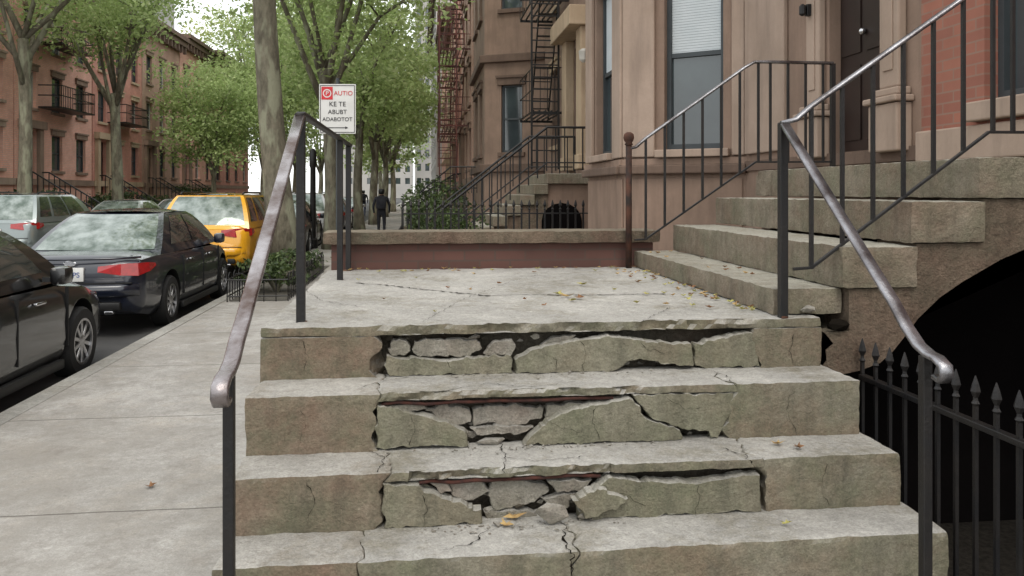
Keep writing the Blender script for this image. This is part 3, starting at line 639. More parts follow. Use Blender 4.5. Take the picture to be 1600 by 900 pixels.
def escape(label,X,ya,yb,levels,mat,dep=.85,lad=False,sp_=.18):
    t=thing('fire_escape',label,'fire escape',(X-dep/2,(ya+yb)/2,levels[0]))
    for k,z in enumerate(levels):
        bm=B()
        for i in range(int(dep/.14)): x=X-dep+i*.14; box(bm,x,x+.035,ya,yb,z-.015,z+.015)
        box(bm,X-dep,X-.01,ya,ya+.05,z-.07,z-.016); box(bm,X-dep,X-.01,yb-.05,yb,z-.07,z-.016); obj('platform',bm,mat,t)
        bm=B()
        for zz in (.5,1.0): tube(bm,[(X-.02,ya,z+zz),(X-dep,ya,z+zz),(X-dep,yb,z+zz),(X-.02,yb,z+zz)],.014,5)
        j=0
        while ya+j*sp_<=yb: box(bm,X-dep-.008,X-dep+.008,ya+j*sp_-.008,ya+j*sp_+.008,z,z+1); j+=1
        for i in range(1,5): box(bm,X-dep+i*dep/5-.008,X-dep+i*dep/5+.008,ya-.008,ya+.008,z,z+1)
        obj('guard_rail',bm,mat,t)
        if k<len(levels)-1:
            z2=levels[k+1]; bm=B(); y0_,y1_=(ya+.4,yb-.5) if k%2 else (yb-.4,ya+.5)
            for dx in (.18,.62): sweep(bm,[(X-dx,y0_,z),(X-dx,y1_,z2)],rect(.03,.07,.1))
            for i in range(1,11): f=i/11; box(bm,X-.61,X-.19,y0_+(y1_-y0_)*f-.07,y0_+(y1_-y0_)*f+.07,z+(z2-z)*f-.01,z+(z2-z)*f+.01)
            obj('ladder',bm,mat,t)
    z=levels[0]; xa,xb=(X-dep-.04,X-dep+.58); zl=2.25 if lad else z-1.6
    bm=B()
    for x in (xa,xb): box(bm,x-.022,x+.022,ya-.11,ya-.07,zl,levels[-1])
    zc=zl+.15
    while zc<levels[-1]: box(bm,xa+.022,xb-.022,ya-.10,ya-.08,zc-.014,zc+.014); zc+=.28
    obj('drop_ladder',bm,mat,t)
escape('dark iron fire escape on the second brownstone beside its door',3.4,18.2,20.6,[3.6,6.2,8.8],'iron',lad=True,sp_=.6)
escape('reddish iron fire escape on the row house past the second brownstone bay',1.8,29.2,33.5,[4.2,7.0,9.8,12.4],'escape',1.1,lad=True,sp_=.3)
escape('farthest reddish fire escape on the right hand row',1.9,41,45,[4.6,7.6,10.6],'escape',1.0,sp_=.3)
def rowhouse(label,side,X,ya,yb,H,mat,nst,cols,trim,cornice=True,zb=2.6,door=True):
    h=thing('row_house',label,'house',(X,(ya+yb)/2,0))
    if side>0: p1,p2=(X,ya),(X,yb)
    else: p1,p2=(X,yb),(X,ya)
    m,L=frM(p1,p2); sh=(H-zb-.9)/nst; ops=[]
    ww=L/cols*.42
    for s in range(nst):
        for c in range(cols):
            u=L*(c+.5)/cols; z=zb+s*sh
            if s==0 and c==cols-1 and door: ops.append((u-ww/2-.05,u+ww/2+.05,1.6,zb+sh*.62,'d'))
            else: ops.append((u-ww/2,u+ww/2,z,z+sh*.6,'w'))
    bm=B(); wall(bm,m,L,Z0,H,[o[:4] for o in ops],.2)
    for q in (((0,0,Z0),(0,-9,Z0),(0,-9,H),(0,0,H)),((L,0,Z0),(L,0,H),(L,-9,H),(L,-9,Z0)),((0,0,H),(0,-9,H),(L,-9,H),(L,0,H))):
        bm.faces.new([bm.verts.new(T(m,v)) for v in q])
    obj('facade',bm,mat,h)
    for o in ops:
        if o[4]=='w': window(h,m,*o[:4],rev=.16,sill=trim,frame='frame' if R.random()<.7 else 'whiteframe')
        else:
            bm=B(); box(bm,o[0],o[1],-.19,-.15,o[2],o[3],m); obj('door',bm,'door',h)
            bm=B(); box(bm,o[0]-.3,o[0]-.003,-.01,.15,o[2],o[3]+.1,m); box(bm,o[1]+.003,o[1]+.3,-.01,.15,o[2],o[3]+.1,m); box(bm,o[0]-.4,o[1]+.4,-.01,.25,o[3]+.103,o[3]+.4,m); obj('door_surround',bm,trim,h)
            st=B()
            for i in range(8): z=.12+1.45*(i+1)/8; box(st,o[0]-.15,o[1]+.15,.003,2.6-i*.3,z-.178,z,m)
            obj('front_steps',st,'stoop' if side>0 else trim,h)
            for uu in (o[0]-.15,o[1]+.15):
                rl=B(); tube(rl,[T(m,(uu,2.6,1.1)),T(m,(uu,.4,2.5)),T(m,(uu,.1,2.5))],.03,5)
                for i in range(12): f=i/11; q=T(m,(uu,2.6-2.2*f,0)); box(rl,q.x-.015,q.x+.015,q.y-.015,q.y+.015,.2+1.4*f,1.1+1.4*f)
                obj('step_rail',rl,'iron',h)
    bm=B(); box(bm,0,L,-.01,.1,zb-.6,zb-.35,m); obj('base_band',bm,trim,h)
    if cornice:
        bm=B(); box(bm,.02,L-.02,-.01,.28,H-.75,H-.5,m); box(bm,.02,L-.02,-.01,.5,H-.497,H-.2,m); box(bm,.02,L-.02,-.01,.65,H-.197,H+.05,m)
        k=int(L/.7)
        for i in range(k+1): u=.1+(L-.4)*i/k; box(bm,u,u+.2,.283,.46,H-.9,H-.5,m)
        obj('cornice',bm,'browndark',h)
    return h,m,ops
rowhouse('third house on the right, brown and narrow, behind the reddish fire escape',1,1.8,28.2,35.5,13,'brick_brown',4,3,'brownstone')
rowhouse('red brick house on the right beyond the reddish fire escape',1,1.9,35.6,46,14,'brick_dred',4,4,'brownstone')
rowhouse('pale tan house far along the right hand row',1,1.9,46.1,58,12.5,'tan',4,4,'tan')
rowhouse('far salmon brick house at the end of the right hand row',1,1.9,58.1,74,15,'brick_pink',5,5,'tan',door=False)
rowhouse('farthest pale apartment block on the right of the street',1,1.4,76,110,21,'grey_tower',7,7,'grey_tower',door=False)
rowhouse('nearest salmon brick row house at the left edge across the street',-1,-15,24,31.5,10.9,'brick_pink',3,3,'brownlight')
a,ma,oa=rowhouse('second salmon row house across the street with an iron balcony',-1,-15,31.6,38.6,10.7,'brick_pink',3,3,'brownstone')
b_,mb,ob=rowhouse('third row house across the street, pinkish with pale tan window trim',-1,-15,38.7,45.2,10.8,'brick_dred',3,3,'tan')
rowhouse('fourth row house across the street, brown with heavy dark cornice',-1,-15,45.3,52,11.2,'brick_brown',3,3,'brownstone')
rowhouse('fifth row house across the street, partly behind the bright green tree',-1,-15,52.1,60,11.6,'brick_pink',3,3,'brownstone')
rowhouse('far reddish row house across the street behind trees',-1,-15,60.1,72,12,'brick_dred',3,4,'brownstone',door=False)
for (m,par,ua,ub,z) in ((ma,a,2.0,5.2,5.05),(mb,b_,1.8,4.8,5.05),(ma,a,2.0,5.2,7.6)):
    bm=B(); box(bm,ua,ub,.02,.9,z,z+.06,m)
    for zz in (.9,.5): 
        sweep(bm,[T(m,(ua,.02,z+zz)),T(m,(ua,.9,z+zz)),T(m,(ub,.9,z+zz)),T(m,(ub,.02,z+zz))],circ(.025,5))
    k=int((ub-ua)/.16)
    for i in range(k+1): u=ua+(ub-ua)*i/k; box(bm,u-.012,u+.012,.89,.91,z,z+.9,m)
    obj('balcony',bm,'iron',par)
def tower(label,x0,x1,y,H,mat,n,mm):
    t=thing('tower_block',label,'building',((x0+x1)/2,y,0)); m,L=frM((x1,y),(x0,y)); ops=[]
    for i in range(n):
        for j in range(mm): u=L*(i+.5)/n; z=4+(H-6)*j/mm; ops.append((u-L/n*.25,u+L/n*.25,z,z+(H-6)/mm*.5))
    bm=B(); wall(bm,m,L,-.09,H,ops,.4)
    for q in (((0,0,-.09),(0,-20,-.09),(0,-20,H),(0,0,H)),((L,0,-.09),(L,0,H),(L,-20,H),(L,-20,-.09)),((0,0,H),(0,-20,H),(L,-20,H),(L,0,H))): bm.faces.new([bm.verts.new(T(m,v)) for v in q])
    obj('facade',bm,mat,t)
    for o in ops[:90]:
        bm=B(); box(bm,o[0],o[1],-.39,-.34,o[2],o[3],m); obj('window',bm,'glass',t)
tower('pale grey apartment tower rising above the left row houses in the distance',-66,-50,150,40,'grey_tower',5,9)
tower('pale block closing the far end of the street',-24,-2.5,230,30,'grey_tower',8,7)
tower('light grey tower far behind the right hand row',-2,14,262,66,'grey_tower',6,13)
# ------------------------------------------------------------ trees
def tree(label,x,y,r0,hf,cz,RX,RZ,nleaf,ls,mat,seed,lean=(0,0),nlimb=7,zmin=None,coff=(0,0),ncl=38):
    rr=random.Random(seed); t=thing('street_tree',label,'tree',(x,y,.12)); bm=B()
    fork=Vector((x+lean[0]*hf,y+lean[1]*hf,hf))
    pts=[];rs=[]
    for i in range(9):
        f=i/8; p=Vector((x,y,.05)).lerp(fork,f); p.x+=.05*math.sin(f*5+seed); pts.append(p); rs.append(r0*(1.35 if i==0 else 1.08 if i==1 else 1-.3*f))
    sweep(bm,pts,circ(1,12),rs)
    ctr=Vector((fork.x+coff[0],fork.y+coff[1],cz)); ends=[]
    for k in range(nlimb):
        a=2*PI*k/nlimb+rr.uniform(-.3,.3); e=rr.uniform(.45,.85)
        end=ctr+Vector((math.cos(a)*RX*e,math.sin(a)*RX*e,RZ*rr.uniform(-.3,.75)))
        st_=pts[-1-(k%3)]; mid=st_.lerp(end,.5)+Vector((rr.uniform(-.3,.3),rr.uniform(-.3,.3),RZ*.18)); b=r0*rr.uniform(.33,.5)
        lp=[st_,st_.lerp(mid,.5)+Vector((0,0,-.05)),mid,mid.lerp(end,.5)+Vector((rr.uniform(-.15,.15),0,.1)),end]; sweep(bm,lp,circ(1,7),[b,b*.8,b*.6,b*.4,b*.12]); ends+=[end,mid,lp[3]]
        for q in range(3):
            e2=lp[2+q%2]+Vector((rr.uniform(-1,1)*RX*.4,rr.uniform(-1,1)*RX*.4,rr.uniform(-.2,.5)*RZ)); sweep(bm,[lp[2+q%2],lp[2+q%2].lerp(e2,.5)+Vector((0,0,.12)),e2],circ(1,5),[b*.35,b*.25,b*.06]); ends.append(e2)
    obj('trunk',bm,'bark',t,True)
    cl=list(ends)
    while len(cl)<len(ends)+ncl:
        v=Vector((rr.gauss(0,1),rr.gauss(0,1),rr.gauss(0,1))).normalized()*rr.uniform(.5,1.0); cl.append(ctr+Vector((v.x*RX,v.y*RX,v.z*RZ)))
    vs=[];fs=[]
    w=[rr.uniform(.3,1.4) for _ in cl]; ch=rr.choices(range(len(cl)),w,k=nleaf)
    for ci in ch:
        c=cl[ci]; s=RX*.13*(.6+w[ci]*.6)
        p=c+Vector((rr.gauss(0,s),rr.gauss(0,s),rr.gauss(0,s*.55)-.1))
        if zmin and p.z<zmin+.6*math.sin(p.x*3+p.y): continue
        n=Vector((rr.gauss(0,1),rr.gauss(0,1),rr.gauss(.8,1))).normalized(); u=n.orthogonal().normalized(); u=Matrix.Rotation(rr.uniform(0,6.3),3,n)@u; v=n.cross(u); k=ls*rr.uniform(.6,1.3); i=len(vs)
        vs+= [p-u*k,p+v*k*.5-u*.1*k,p+u*k+n*k*.15,p-v*k*.5-u*.1*k]; fs.append((i,i+1,i+2,i+3))
    pyobj('crown',vs,fs,mat,t); return t
tree('thick leaning trunk street tree between the yellow taxi and the left handrail',-2.78,17.0,.29,8.5,10.3,4.2,3.6,9500,.09,'leaf1',3,(-.082,.02),nlimb=8,zmin=5.6,ncl=50)
tree('slimmer street tree just right of the thick trunk, behind the sign',-2.5,23.0,.21,5.2,8.6,3.8,3.4,8500,.095,'leaf1',12,(-.03,0),nlimb=9,zmin=3.4,ncl=50)
tree('third street tree along the near sidewalk with bright spring leaves',-2.4,31.5,.2,4.2,7.2,3.4,3.4,8500,.11,'leaf1',15)
tree('fourth street tree along the near sidewalk, far behind the sign',-2.3,40,.22,4.2,7.6,3.6,3.6,8000,.13,'leaf1',16)
tree('fifth street tree along the near sidewalk near the vanishing point',-2.3,52,.22,4,7.6,3.8,4.0,8000,.15,'leaf1',17)
tree('far street tree at the end of the near sidewalk',-2.3,66,.25,4,8,3.8,5.0,7500,.18,'leaf1',18)
tree('tall forked plane tree across the street in front of the salmon houses',-11.9,33,.24,5.6,10.0,3.6,2.6,8500,.105,'leaf1',19,(.0,0),nlimb=8,coff=(-.3,0),zmin=6.4,ncl=30)
tree('round bright green tree across the street beyond the tall forked tree',-11.4,46,.16,3.2,5.9,3.4,3.5,14000,.11,'leaf1',20,nlimb=8,ncl=60)
tree('leafy tree across the street behind the round bright tree',-11.0,58,.25,4,10.4,4.8,6.0,15000,.15,'leaf1',21,ncl=70)
tree('leafy tree far across the street beside the tall trees',-11.0,72,.25,4,13.0,5.4,9.0,15000,.18,'leaf1',22,ncl=70)
tree('farthest leafy tree across the street',-11,90,.3,4,15,6.0,11.5,13000,.24,'leaf1',23,ncl=70)
tree('near tree at the left edge whose branches hang into the top left corner',-12.3,26.5,.22,6.5,9.2,3.6,2.3,8500,.09,'leaf1',24,zmin=6.6,ncl=30)
tree('tall tree closing the street in the far distance',-6,120,.4,6,12,8,7,9000,.28,'leaf1',25)
def shrub(label,x,y,rx,rz,n,seed,ls=.05):
    rr=random.Random(seed); t=thing('leafy_shrub',label,'shrub',(x,y,.12)); bm=B()
    for i in range(11):
        a=rr.uniform(0,6.3); e=Vector((x+math.cos(a)*rx*.8,y+math.sin(a)*rx*.6,.12+rz*1.7*rr.uniform(.6,1))); tube(bm,[(x,y,.1),Vector((x,y,.1)).lerp(e,.5)+Vector((0,0,.15)),e],.02,5,rs=[.02,.014,.005])
    obj('stems',bm,'bark',t); vs=[];fs=[]
    cl=[Vector((x+rr.uniform(-1,1)*rx*.9,y+rr.uniform(-1,1)*rx*.8,.2+rz*rr.uniform(.3,1.8))) for _ in range(24)]
    for _ in range(n):
        c=rr.choice(cl); p=c+Vector((rr.gauss(0,rx*.17),rr.gauss(0,rx*.17),rr.gauss(0,rz*.12)))
        if p.z<.15: continue
        nn=Vector((rr.gauss(0,1),rr.gauss(0,1),rr.gauss(.6,1))).normalized(); u=nn.orthogonal().normalized(); u=Matrix.Rotation(rr.uniform(0,6.3),3,nn)@u; v=nn.cross(u); k=ls*rr.uniform(.6,1.4); i=len(vs)
        vs+=[p-u*k,p+v*k*.5,p+u*k,p-v*k*.5]; fs.append((i,i+1,i+2,i+3))
    pyobj('foliage',vs,fs,'leaf3',t)
shrub('leafy shrub left of the far stoop behind the spear topped fence',.1,13.6,.38,.84,1200,31,.038)
shrub('lower leafy shrub against the far stoop behind the spear topped fence',.72,13.4,.34,.62,900,32,.038)
shrub('low shrub in the iron tree guard at the foot of the thick trunk',-2.3,13.2,.5,.26,1300,33,.04)
shrub('second low shrub in the iron tree guard, nearer the thick trunk',-2.4,15.0,.5,.25,1100,34,.04)
shrub('dark shrub in the yards farther up the right side',.6,21,.8,.8,1400,35,.06)
shrub('dark shrub by the steps of the far right houses',.5,27,.9,1.0,1600,36,.07)
for i,(y,z) in enumerate(((30,.8),(37,.8),(43,.7),(50,1.0))):
    shrub(['shrub by the nearest salmon house across the street','shrub by the balcony house across the street','shrub at the third house across the street','shrub under the round bright tree across the street'][i],-13.6,y,.9,z,1500,40+i,.08)
tg=thing('tree_guard','low black iron hoop guard around the planted bed of the thick trunk tree','tree guard',(-2.3,13,.12))
for (a,b) in (((-2.82,12.1),(-1.95,12.1)),((-1.95,12.1),(-1.95,16.4)),((-2.82,12.1),(-2.82,16.4))):
    a=Vector(a);b=Vector(b);L=(b-a).length;d=(b-a)/L
    bm=B()
    for z in (.2,.44): tube(bm,[(a.x,a.y,z),(b.x,b.y,z)],.011,6)
    n=int(L/.16)
    for i in range(n+1): p=a+d*L*i/n; tube(bm,[(p.x,p.y,.12),(p.x,p.y,.54 if i%3==0 else .44)],.008,5)
    for i in range(n//2):
        p=a+d*L*(i+.5)*2/n; tube(bm,[p.to_3d()+Vector((0,0,.44))+d.to_3d()*(.1*math.cos(q)) +Vector((0,0,.1*math.sin(q))) for q in [PI*j/6 for j in range(7)]],.008,5)
    obj('guard_panel',bm,'iron',tg)
bm=B(); bm.faces.new([bm.verts.new(v) for v in ((-2.8,12.15,.127),(-1.98,12.15,.127),(-1.98,17.8,.127),(-2.8,17.8,.127))]); obj('soil_bed',bm,'ground',kind='structure')
# ------------------------------------------------------------ sign
sg=thing('street_sign','white and red parking sign on a thin metal pole behind the left handrail','sign',(-1.07,10.5,.12))
bm=B(); tube(bm,[(-1.07,10.53,.12),(-1.07,10.53,3.2)],.025,8); obj('pole',bm,'frame',sg)
ms=Matrix.Translation((-1.07,10.5,0))@Matrix.Rotation(math.radians(-5),4,'Z')
bm=B(); box(bm,-.235,.235,-.008,.0,2.48,3.12,ms,bev=.003); obj('sign_plate',bm,'white',sg)
def edge(bm,x0,x1,z0,z1,w,y): box(bm,x0,x1,y-.002,y,z0,z0+w,ms); box(bm,x0,x1,y-.002,y,z1-w,z1,ms); box(bm,x0,x0+w,y-.002,y,z0+w,z1-w,ms); box(bm,x1-w,x1,y-.002,y,z0+w,z1-w,ms)
bm=B(); edge(bm,-.222,.222,2.495,3.105,.008,-.009); obj('border',bm,'ink',sg)
bm=B(); box(bm,-.205,-.06,-.011,-.009,2.92,3.085,ms); obj('red_square',bm,'signred',sg)
tm=lambda x,z,y=-.012: ms@Matrix.Translation((x,y,z))@Matrix.Rotation(PI/2,4,'X')
bm=B(); n=20
ro=[bm.verts.new(T(ms,(-.132+.055*math.cos(2*PI*i/n),-.0125,3.0+.055*math.sin(2*PI*i/n)))) for i in range(n)]; ri=[bm.verts.new(T(ms,(-.132+.042*math.cos(2*PI*i/n),-.0125,3.0+.042*math.sin(2*PI*i/n)))) for i in range(n)]
for i in range(n): bm.faces.new((ro[i],ro[(i+1)%n],ri[(i+1)%n],ri[i]))
obj('ring',bm,'white',sg)
text('letter','P',.08,tm(-.132,3.0),'white',sg)
text('lettering','AUTIO',.08,tm(.075,3.0),'signred',sg)
text('lettering','KE TE',.085,tm(0,2.86),'ink',sg); text('lettering','ABUBT',.078,tm(0,2.76),'ink',sg); text('lettering','ADABOTOT',.07,tm(0,2.665),'ink',sg)
bm=B(); box(bm,-.15,.1,-.012,-.009,2.553,2.563,ms)
vv=[bm.verts.new(T(ms,v)) for v in ((.1,-.012,2.575),(.14,-.012,2.558),(.1,-.012,2.541))]; bm.faces.new(vv); obj('arrow',bm,'ink',sg)
pp=onz(489,388,.12); t=thing('iron_post','tall black iron post between the two near trunks','post',(pp.x,pp.y,.12))
bm=B(); lathe(bm,[(.14,0),(.14,.25),(.09,.3),(.075,2.3),(.1,2.35),(.1,2.75),(.04,2.85)],10,Matrix.Translation((pp.x,pp.y,.12))); obj('shaft',bm,'iron',t,ang=40)
# ------------------------------------------------------------ cars
def interp(st,y):
    for a,b in zip(st,st[1:]):
        if a[0]<=y<=b[0]:
            f=(y-a[0])/(b[0]-a[0]) if b[0]>a[0] else 0; f=f*f*(3-2*f)*.5+f*.5
            return [a[i]+(b[i]-a[i])*f for i in range(1,4)]
    return st[-1][1:]
def surf(bm,fn,s0,s1,t0,t1,ns,nt,off=0):
    g=[]
    for i in range(ns+1):
        row=[]
        for j in range(nt+1):
            s=s0+(s1-s0)*i/ns; t=t0+(t1-t0)*j/nt; p=fn(s,t)
            if off:
                e=1e-3; n=(fn(s+e,t)-p).cross(fn(s,t+e)-p).normalized()
                if n.dot(p-Vector((0,2.2,.9)))<0: n=-n
                p=p+n*off
            row.append(bm.verts.new(p))
        g.append(row)
    for i in range(ns):
        for j in range(nt): bm.faces.new((g[i][j],g[i+1][j],g[i+1][j+1],g[i][j+1]))
def paint(name,c,metal=.3):
    m,nt,b=newmat(name); b.inputs['Base Color'].default_value=c4(c); b.inputs['Metallic'].default_value=metal; b.inputs['Roughness'].default_value=.3
    b.inputs['Coat Weight'].default_value=1; b.inputs['Coat Roughness'].default_value=.03
    v=pos(nt); nt.links.new(mix(nt,nz(nt,v,60,2,.5,.3,.7),c,tuple(x*.85 for x in c)),b.inputs['Base Color']); return m
def car(label,loc,kind,col,metal=.3,plate_txt=None,rz=0,group='cars parked along the street',pxo=0):
    r=thing('parked_car',label,'car',loc,rz,group); pm=paint('paint_'+kind,col,metal)
    if kind=='sedan':
        stn=[(0,.66,.80,.40),(.04,.76,.90,.34),(.14,.84,.965,.28),(.5,.88,.985,.22),(1.2,.9,.98,.2),(2.4,.905,.96,.19),(3.3,.9,.945,.2),(3.9,.88,.88,.2),(4.35,.82,.77,.22),(4.6,.7,.64,.28),(4.68,.56,.56,.36)]
        L=4.68; zb,zt=.96,1.44; yrb,yrt,yfb,yft=.78,1.72,3.6,2.78; hb,ht=.80,.57; wy=(1.0,3.75); wr=.325
    else:
        stn=[(0,.74,1.0,.42),(.05,.82,1.06,.36),(.16,.87,1.08,.3),(.5,.9,1.09,.26),(1.2,.92,1.08,.24),(2.4,.92,1.06,.24),(3.3,.91,1.04,.25),(3.9,.89,.99,.26),(4.3,.84,.88,.28),(4.52,.74,.72,.32),(4.6,.6,.62,.38)]
        L=4.6; zb,zt=1.04,1.66; yrb,yrt,yfb,yft=.12,.62,3.55,2.6; hb,ht=.84,.64; wy=(.88,3.62); wr=.35
    bm=B(); rings=[]; ys=[0,.02,.05,.09,.14,.2,.3]+[.3+i*(L-.6)/34 for i in range(1,34)]+[L-.3,L-.2,L-.12,L-.06,L-.02,L]
    for y in ys:
        w,t_,b=interp(stn,y); h=t_-b
        half=[(0,t_+.015),(.5*w,t_+.01),(.8*w,t_-.01),(.93*w,t_-.05),(.985*w,t_-.13),(w,t_-.25*h-.08),(.995*w,b+.5*h),(1.0*w,b+.3*h),(.975*w,b+.12*h),(.9*w,b),(.5*w,b-.01)]
        pr=half+[(-x,z) for x,z in half[::-1] if x>0]
        rings.append([bm.verts.new((x,y,z)) for x,z in pr])
    n=len(rings[0])
    for a,b in zip(rings,rings[1:]):
        for i in range(n): bm.faces.new((a[i],a[(i+1)%n],b[(i+1)%n],b[i]))
    bm.faces.new(rings[0][::-1]); bm.faces.new(rings[-1])
    body=obj('body',bm,pm,r,local=True,ang=38); body.data.materials.append(M['black'])
    cb=B()
    for y in wy:
        for s in (-1,1):
            mm=Matrix.Translation((s*.66,y,wr+.02))@Matrix.Rotation(PI/2,4,'Y'); lathe(cb,[(wr+.06,-.0),(wr+.06,.5)] if s>0 else [(wr+.06,-.5),(wr+.06,0)],28,mm)
    bmesh.ops.recalc_face_normals(cb,faces=cb.faces)
    cm=bpy.data.meshes.new('c'); cb.to_mesh(cm); cb.free(); cm.materials.append(M['black']); co=bpy.data.objects.new('c',cm); C.objects.link(co); co.parent=r
    md=body.modifiers.new('b','BOOLEAN'); md.object=co; md.operation='DIFFERENCE'; md.solver='EXACT'
    try: md.material_mode='TRANSFER'
    except Exception: pass
    bpy.context.view_layer.update()
    nm=bpy.data.meshes.new_from_object(body.evaluated_get(bpy.context.evaluated_depsgraph_get())); body.modifiers.clear(); body.data=nm
    bpy.data.objects.remove(co)
    try: nm.set_sharp_from_angle(angle=math.radians(38))
    except Exception: pass
    lerp=lambda a,b,f:a+(b-a)*f
    zf=lambda t:lerp(zb-.03,zt,1-(1-t)**1.25)
    yr=lambda t:lerp(yrb,yrt,t); yf=lambda t:lerp(yfb,yft,t); hw=lambda t:lerp(hb+.02,ht,t**1.2)
    rear=lambda s,t:Vector((s*hw(t),yr(t)-.10*(1-s*s),zf(t))); front=lambda s,t:Vector((s*hw(t),yf(t)+.16*(1-s*s),zf(t)))
    sideR=lambda s,t:Vector((hw(t)+.035*(1-(2*s-1)**2),lerp(yr(t),yf(t),s),zf(t))); sideL=lambda s,t:Vector((-sideR(s,t).x,sideR(s,t).y,sideR(s,t).z))
    roof=lambda s,t:Vector((s*ht+ (s*.035*(1-(2*t-1)**2)),lerp(yrt-.10*(1-s*s),yft+.16*(1-s*s),t),zt+.035*(1-s*s)+.02*(1-(2*t-1)**2)))
    bm=B(); surf(bm,rear,-1,1,0,1,10,6); surf(bm,front,-1,1,0,1,10,6); surf(bm,sideR,0,1,0,1,12,6); surf(bm,sideL,0,1,0,1,12,6); surf(bm,roof,-1,1,0,1,10,10)
    bmesh.ops.remove_doubles(bm,verts=bm.verts,dist=.004); obj('cabin',bm,pm,r,local=True,ang=32)
    bm=B(); surf(bm,rear,-.9,.9,.10,.93,10,5,.006); obj('rear_window',bm,'rearglass',r,True,True)
    bm=B(); surf(bm,front,-.9,.9,.1,.92,10,5,.006); obj('windshield',bm,'carglass',r,True,True)
    for fn in (sideR,sideL):
        for a,b in (((.12,.47),(.50,.86)) if kind=='sedan' else ((.05,.22),(.26,.52),(.55,.86))):
            bm=B(); surf(bm,fn,a,b,.17,.88,6,4,.006); obj('side_window',bm,'carglass',r,True,True)
    def lb(nm_,x0,x1,y0,y1,z0,z1,mt,bev=.012,par=r):
        bm=B(); box(bm,x0,x1,y0,y1,z0,z1,bev=bev); return obj(nm_,bm,mt,par,local=True,ang=40)
    for s in (-1,1):
        zz=(.74,.885) if kind=='sedan' else (.84,1.02)
        bm=B(); prof=[(s*.36,-.012,zz[0]+.05),(s*.62,-.012,zz[0]+.01),(s*.80,.05,zz[0]),(s*(.875 if kind=='sedan' else .9),.22,zz[0]+.04),(s*(.89 if kind=='sedan' else .91),.40,zz[0]+.09)]
        tops=[(s*.36,.0,zz[1]-.03),(s*.62,.0,zz[1]),(s*.79,.06,zz[1]+.005),(s*(.865 if kind=='sedan' else .89),.22,zz[1]),(s*(.88 if kind=='sedan' else .9),.40,zz[1]-.02)]
        lo=[bm.verts.new(v) for v in prof]; hi=[bm.verts.new(v) for v in tops]; lo2=[bm.verts.new((v[0]*.9,v[1]+.07,v[2]+.005)) for v in prof]; hi2=[bm.verts.new((v[0]*.9,v[1]+.07,v[2]-.005)) for v in tops]
        for i in range(4): bm.faces.new((lo[i],lo[i+1],hi[i+1],hi[i])); bm.faces.new((hi[i],hi[i+1],hi2[i+1],hi2[i])); bm.faces.new((lo[i],lo2[i],lo2[i+1],lo[i+1]))
        bm.faces.new((lo[0],hi[0],hi2[0],lo2[0])); bm.faces.new((lo[4],lo2[4],hi2[4],hi[4]))
        obj('taillight',bm,'red',r,local=True)
        bm=B(); box(bm,min(s*.42,s*.72),max(s*.42,s*.72),L-.42,L-.12,.60,.70,bev=.03); obj('headlight',bm,'chrome',r,local=True,ang=40)
        bm=B(); box(bm,min(s*.92,s*1.06),max(s*.92,s*1.06),yfb-.62,yfb-.44,zb-.02,zb+.13,bev=.035); box(bm,min(s*.84,s*.94),max(s*.84,s*.94),yfb-.55,yfb-.49,zb-.0,zb+.04); obj('mirror',bm,pm,r,local=True,ang=40)
        for y in (1.85,2.85): lb('door_handle',min(s*.895,s*.93),max(s*.895,s*.93),y-.09,y+.09,zb-.17,zb-.145,'chrome' if kind=='sedan' else pm,.008)
        for y in (1.52,2.5,3.4): lb('door_seam',min(s*.88,s*.91),max(s*.88,s*.91),y-.004,y+.004,.35,zb-.08,'black',0)
        lb('side_skirt',min(s*.86,s*.92),max(s*.86,s*.92),1.45,3.3,.17,.25,'black',.01)
    lb('rear_valance',-.62,.62,-.045,.12,.34,.44,'black',.02)
    lb('bumper_seam',-.74,.74,-.012,.05,.655,.666,'black',0)
    bm=B(); tube(bm,[(-.80,.14,.955),(-.5,.02,.945),(0,-.02,.94),(.5,.02,.945),(.80,.14,.955)] if kind=='sedan' else [(-.5,.02,.83),(.5,.02,.83)],.014,6); obj('trunk_lip',bm,pm if kind=='sedan' else 'chrome',r,True,True)
    bm=B(); sweep(bm,[(-.80,.07,.58),(-.6,-.03,.57),(0,-.065,.57),(.6,-.03,.57),(.80,.07,.58)],rect(.06,.15,.8)); obj('rear_bumper',bm,pm,r,True,True)
    for s in (-1,1): lb('exhaust',s*.5-.05,s*.5+.05,-.06,.06,.30,.34,'chrome',.01)
    pz=.77 if kind=='sedan' else .80
    pl=lb('licence_plate',pxo-.16,pxo+.16,-.03,.01,pz-.085,pz+.075,'white',.003)
    text('plate_number',plate_txt or 'G8Y S2',.085,Matrix.Translation((pxo,-.033,pz-.01))@Matrix.Rotation(PI/2,4,'X'),'blue',pl,True)
    bm=B(); lathe(bm,[(.055,0),(.055,.012),(.045,.018)],18,Matrix.Translation((pxo,.012,pz+.125))@Matrix.Rotation(PI/2,4,'X')@Matrix.Diagonal((1.3,.6,1,1))); obj('badge',bm,'chrome',r,local=True)
    if kind!='sedan':
        for s in (-1,1):
            bm=B(); tube(bm,[(s*.6,.75,zt+.02),(s*.61,.85,zt+.06),(s*.61,2.4,zt+.06),(s*.6,2.5,zt+.02)],.018,6); obj('roof_rack',bm,'black',r,True,True)
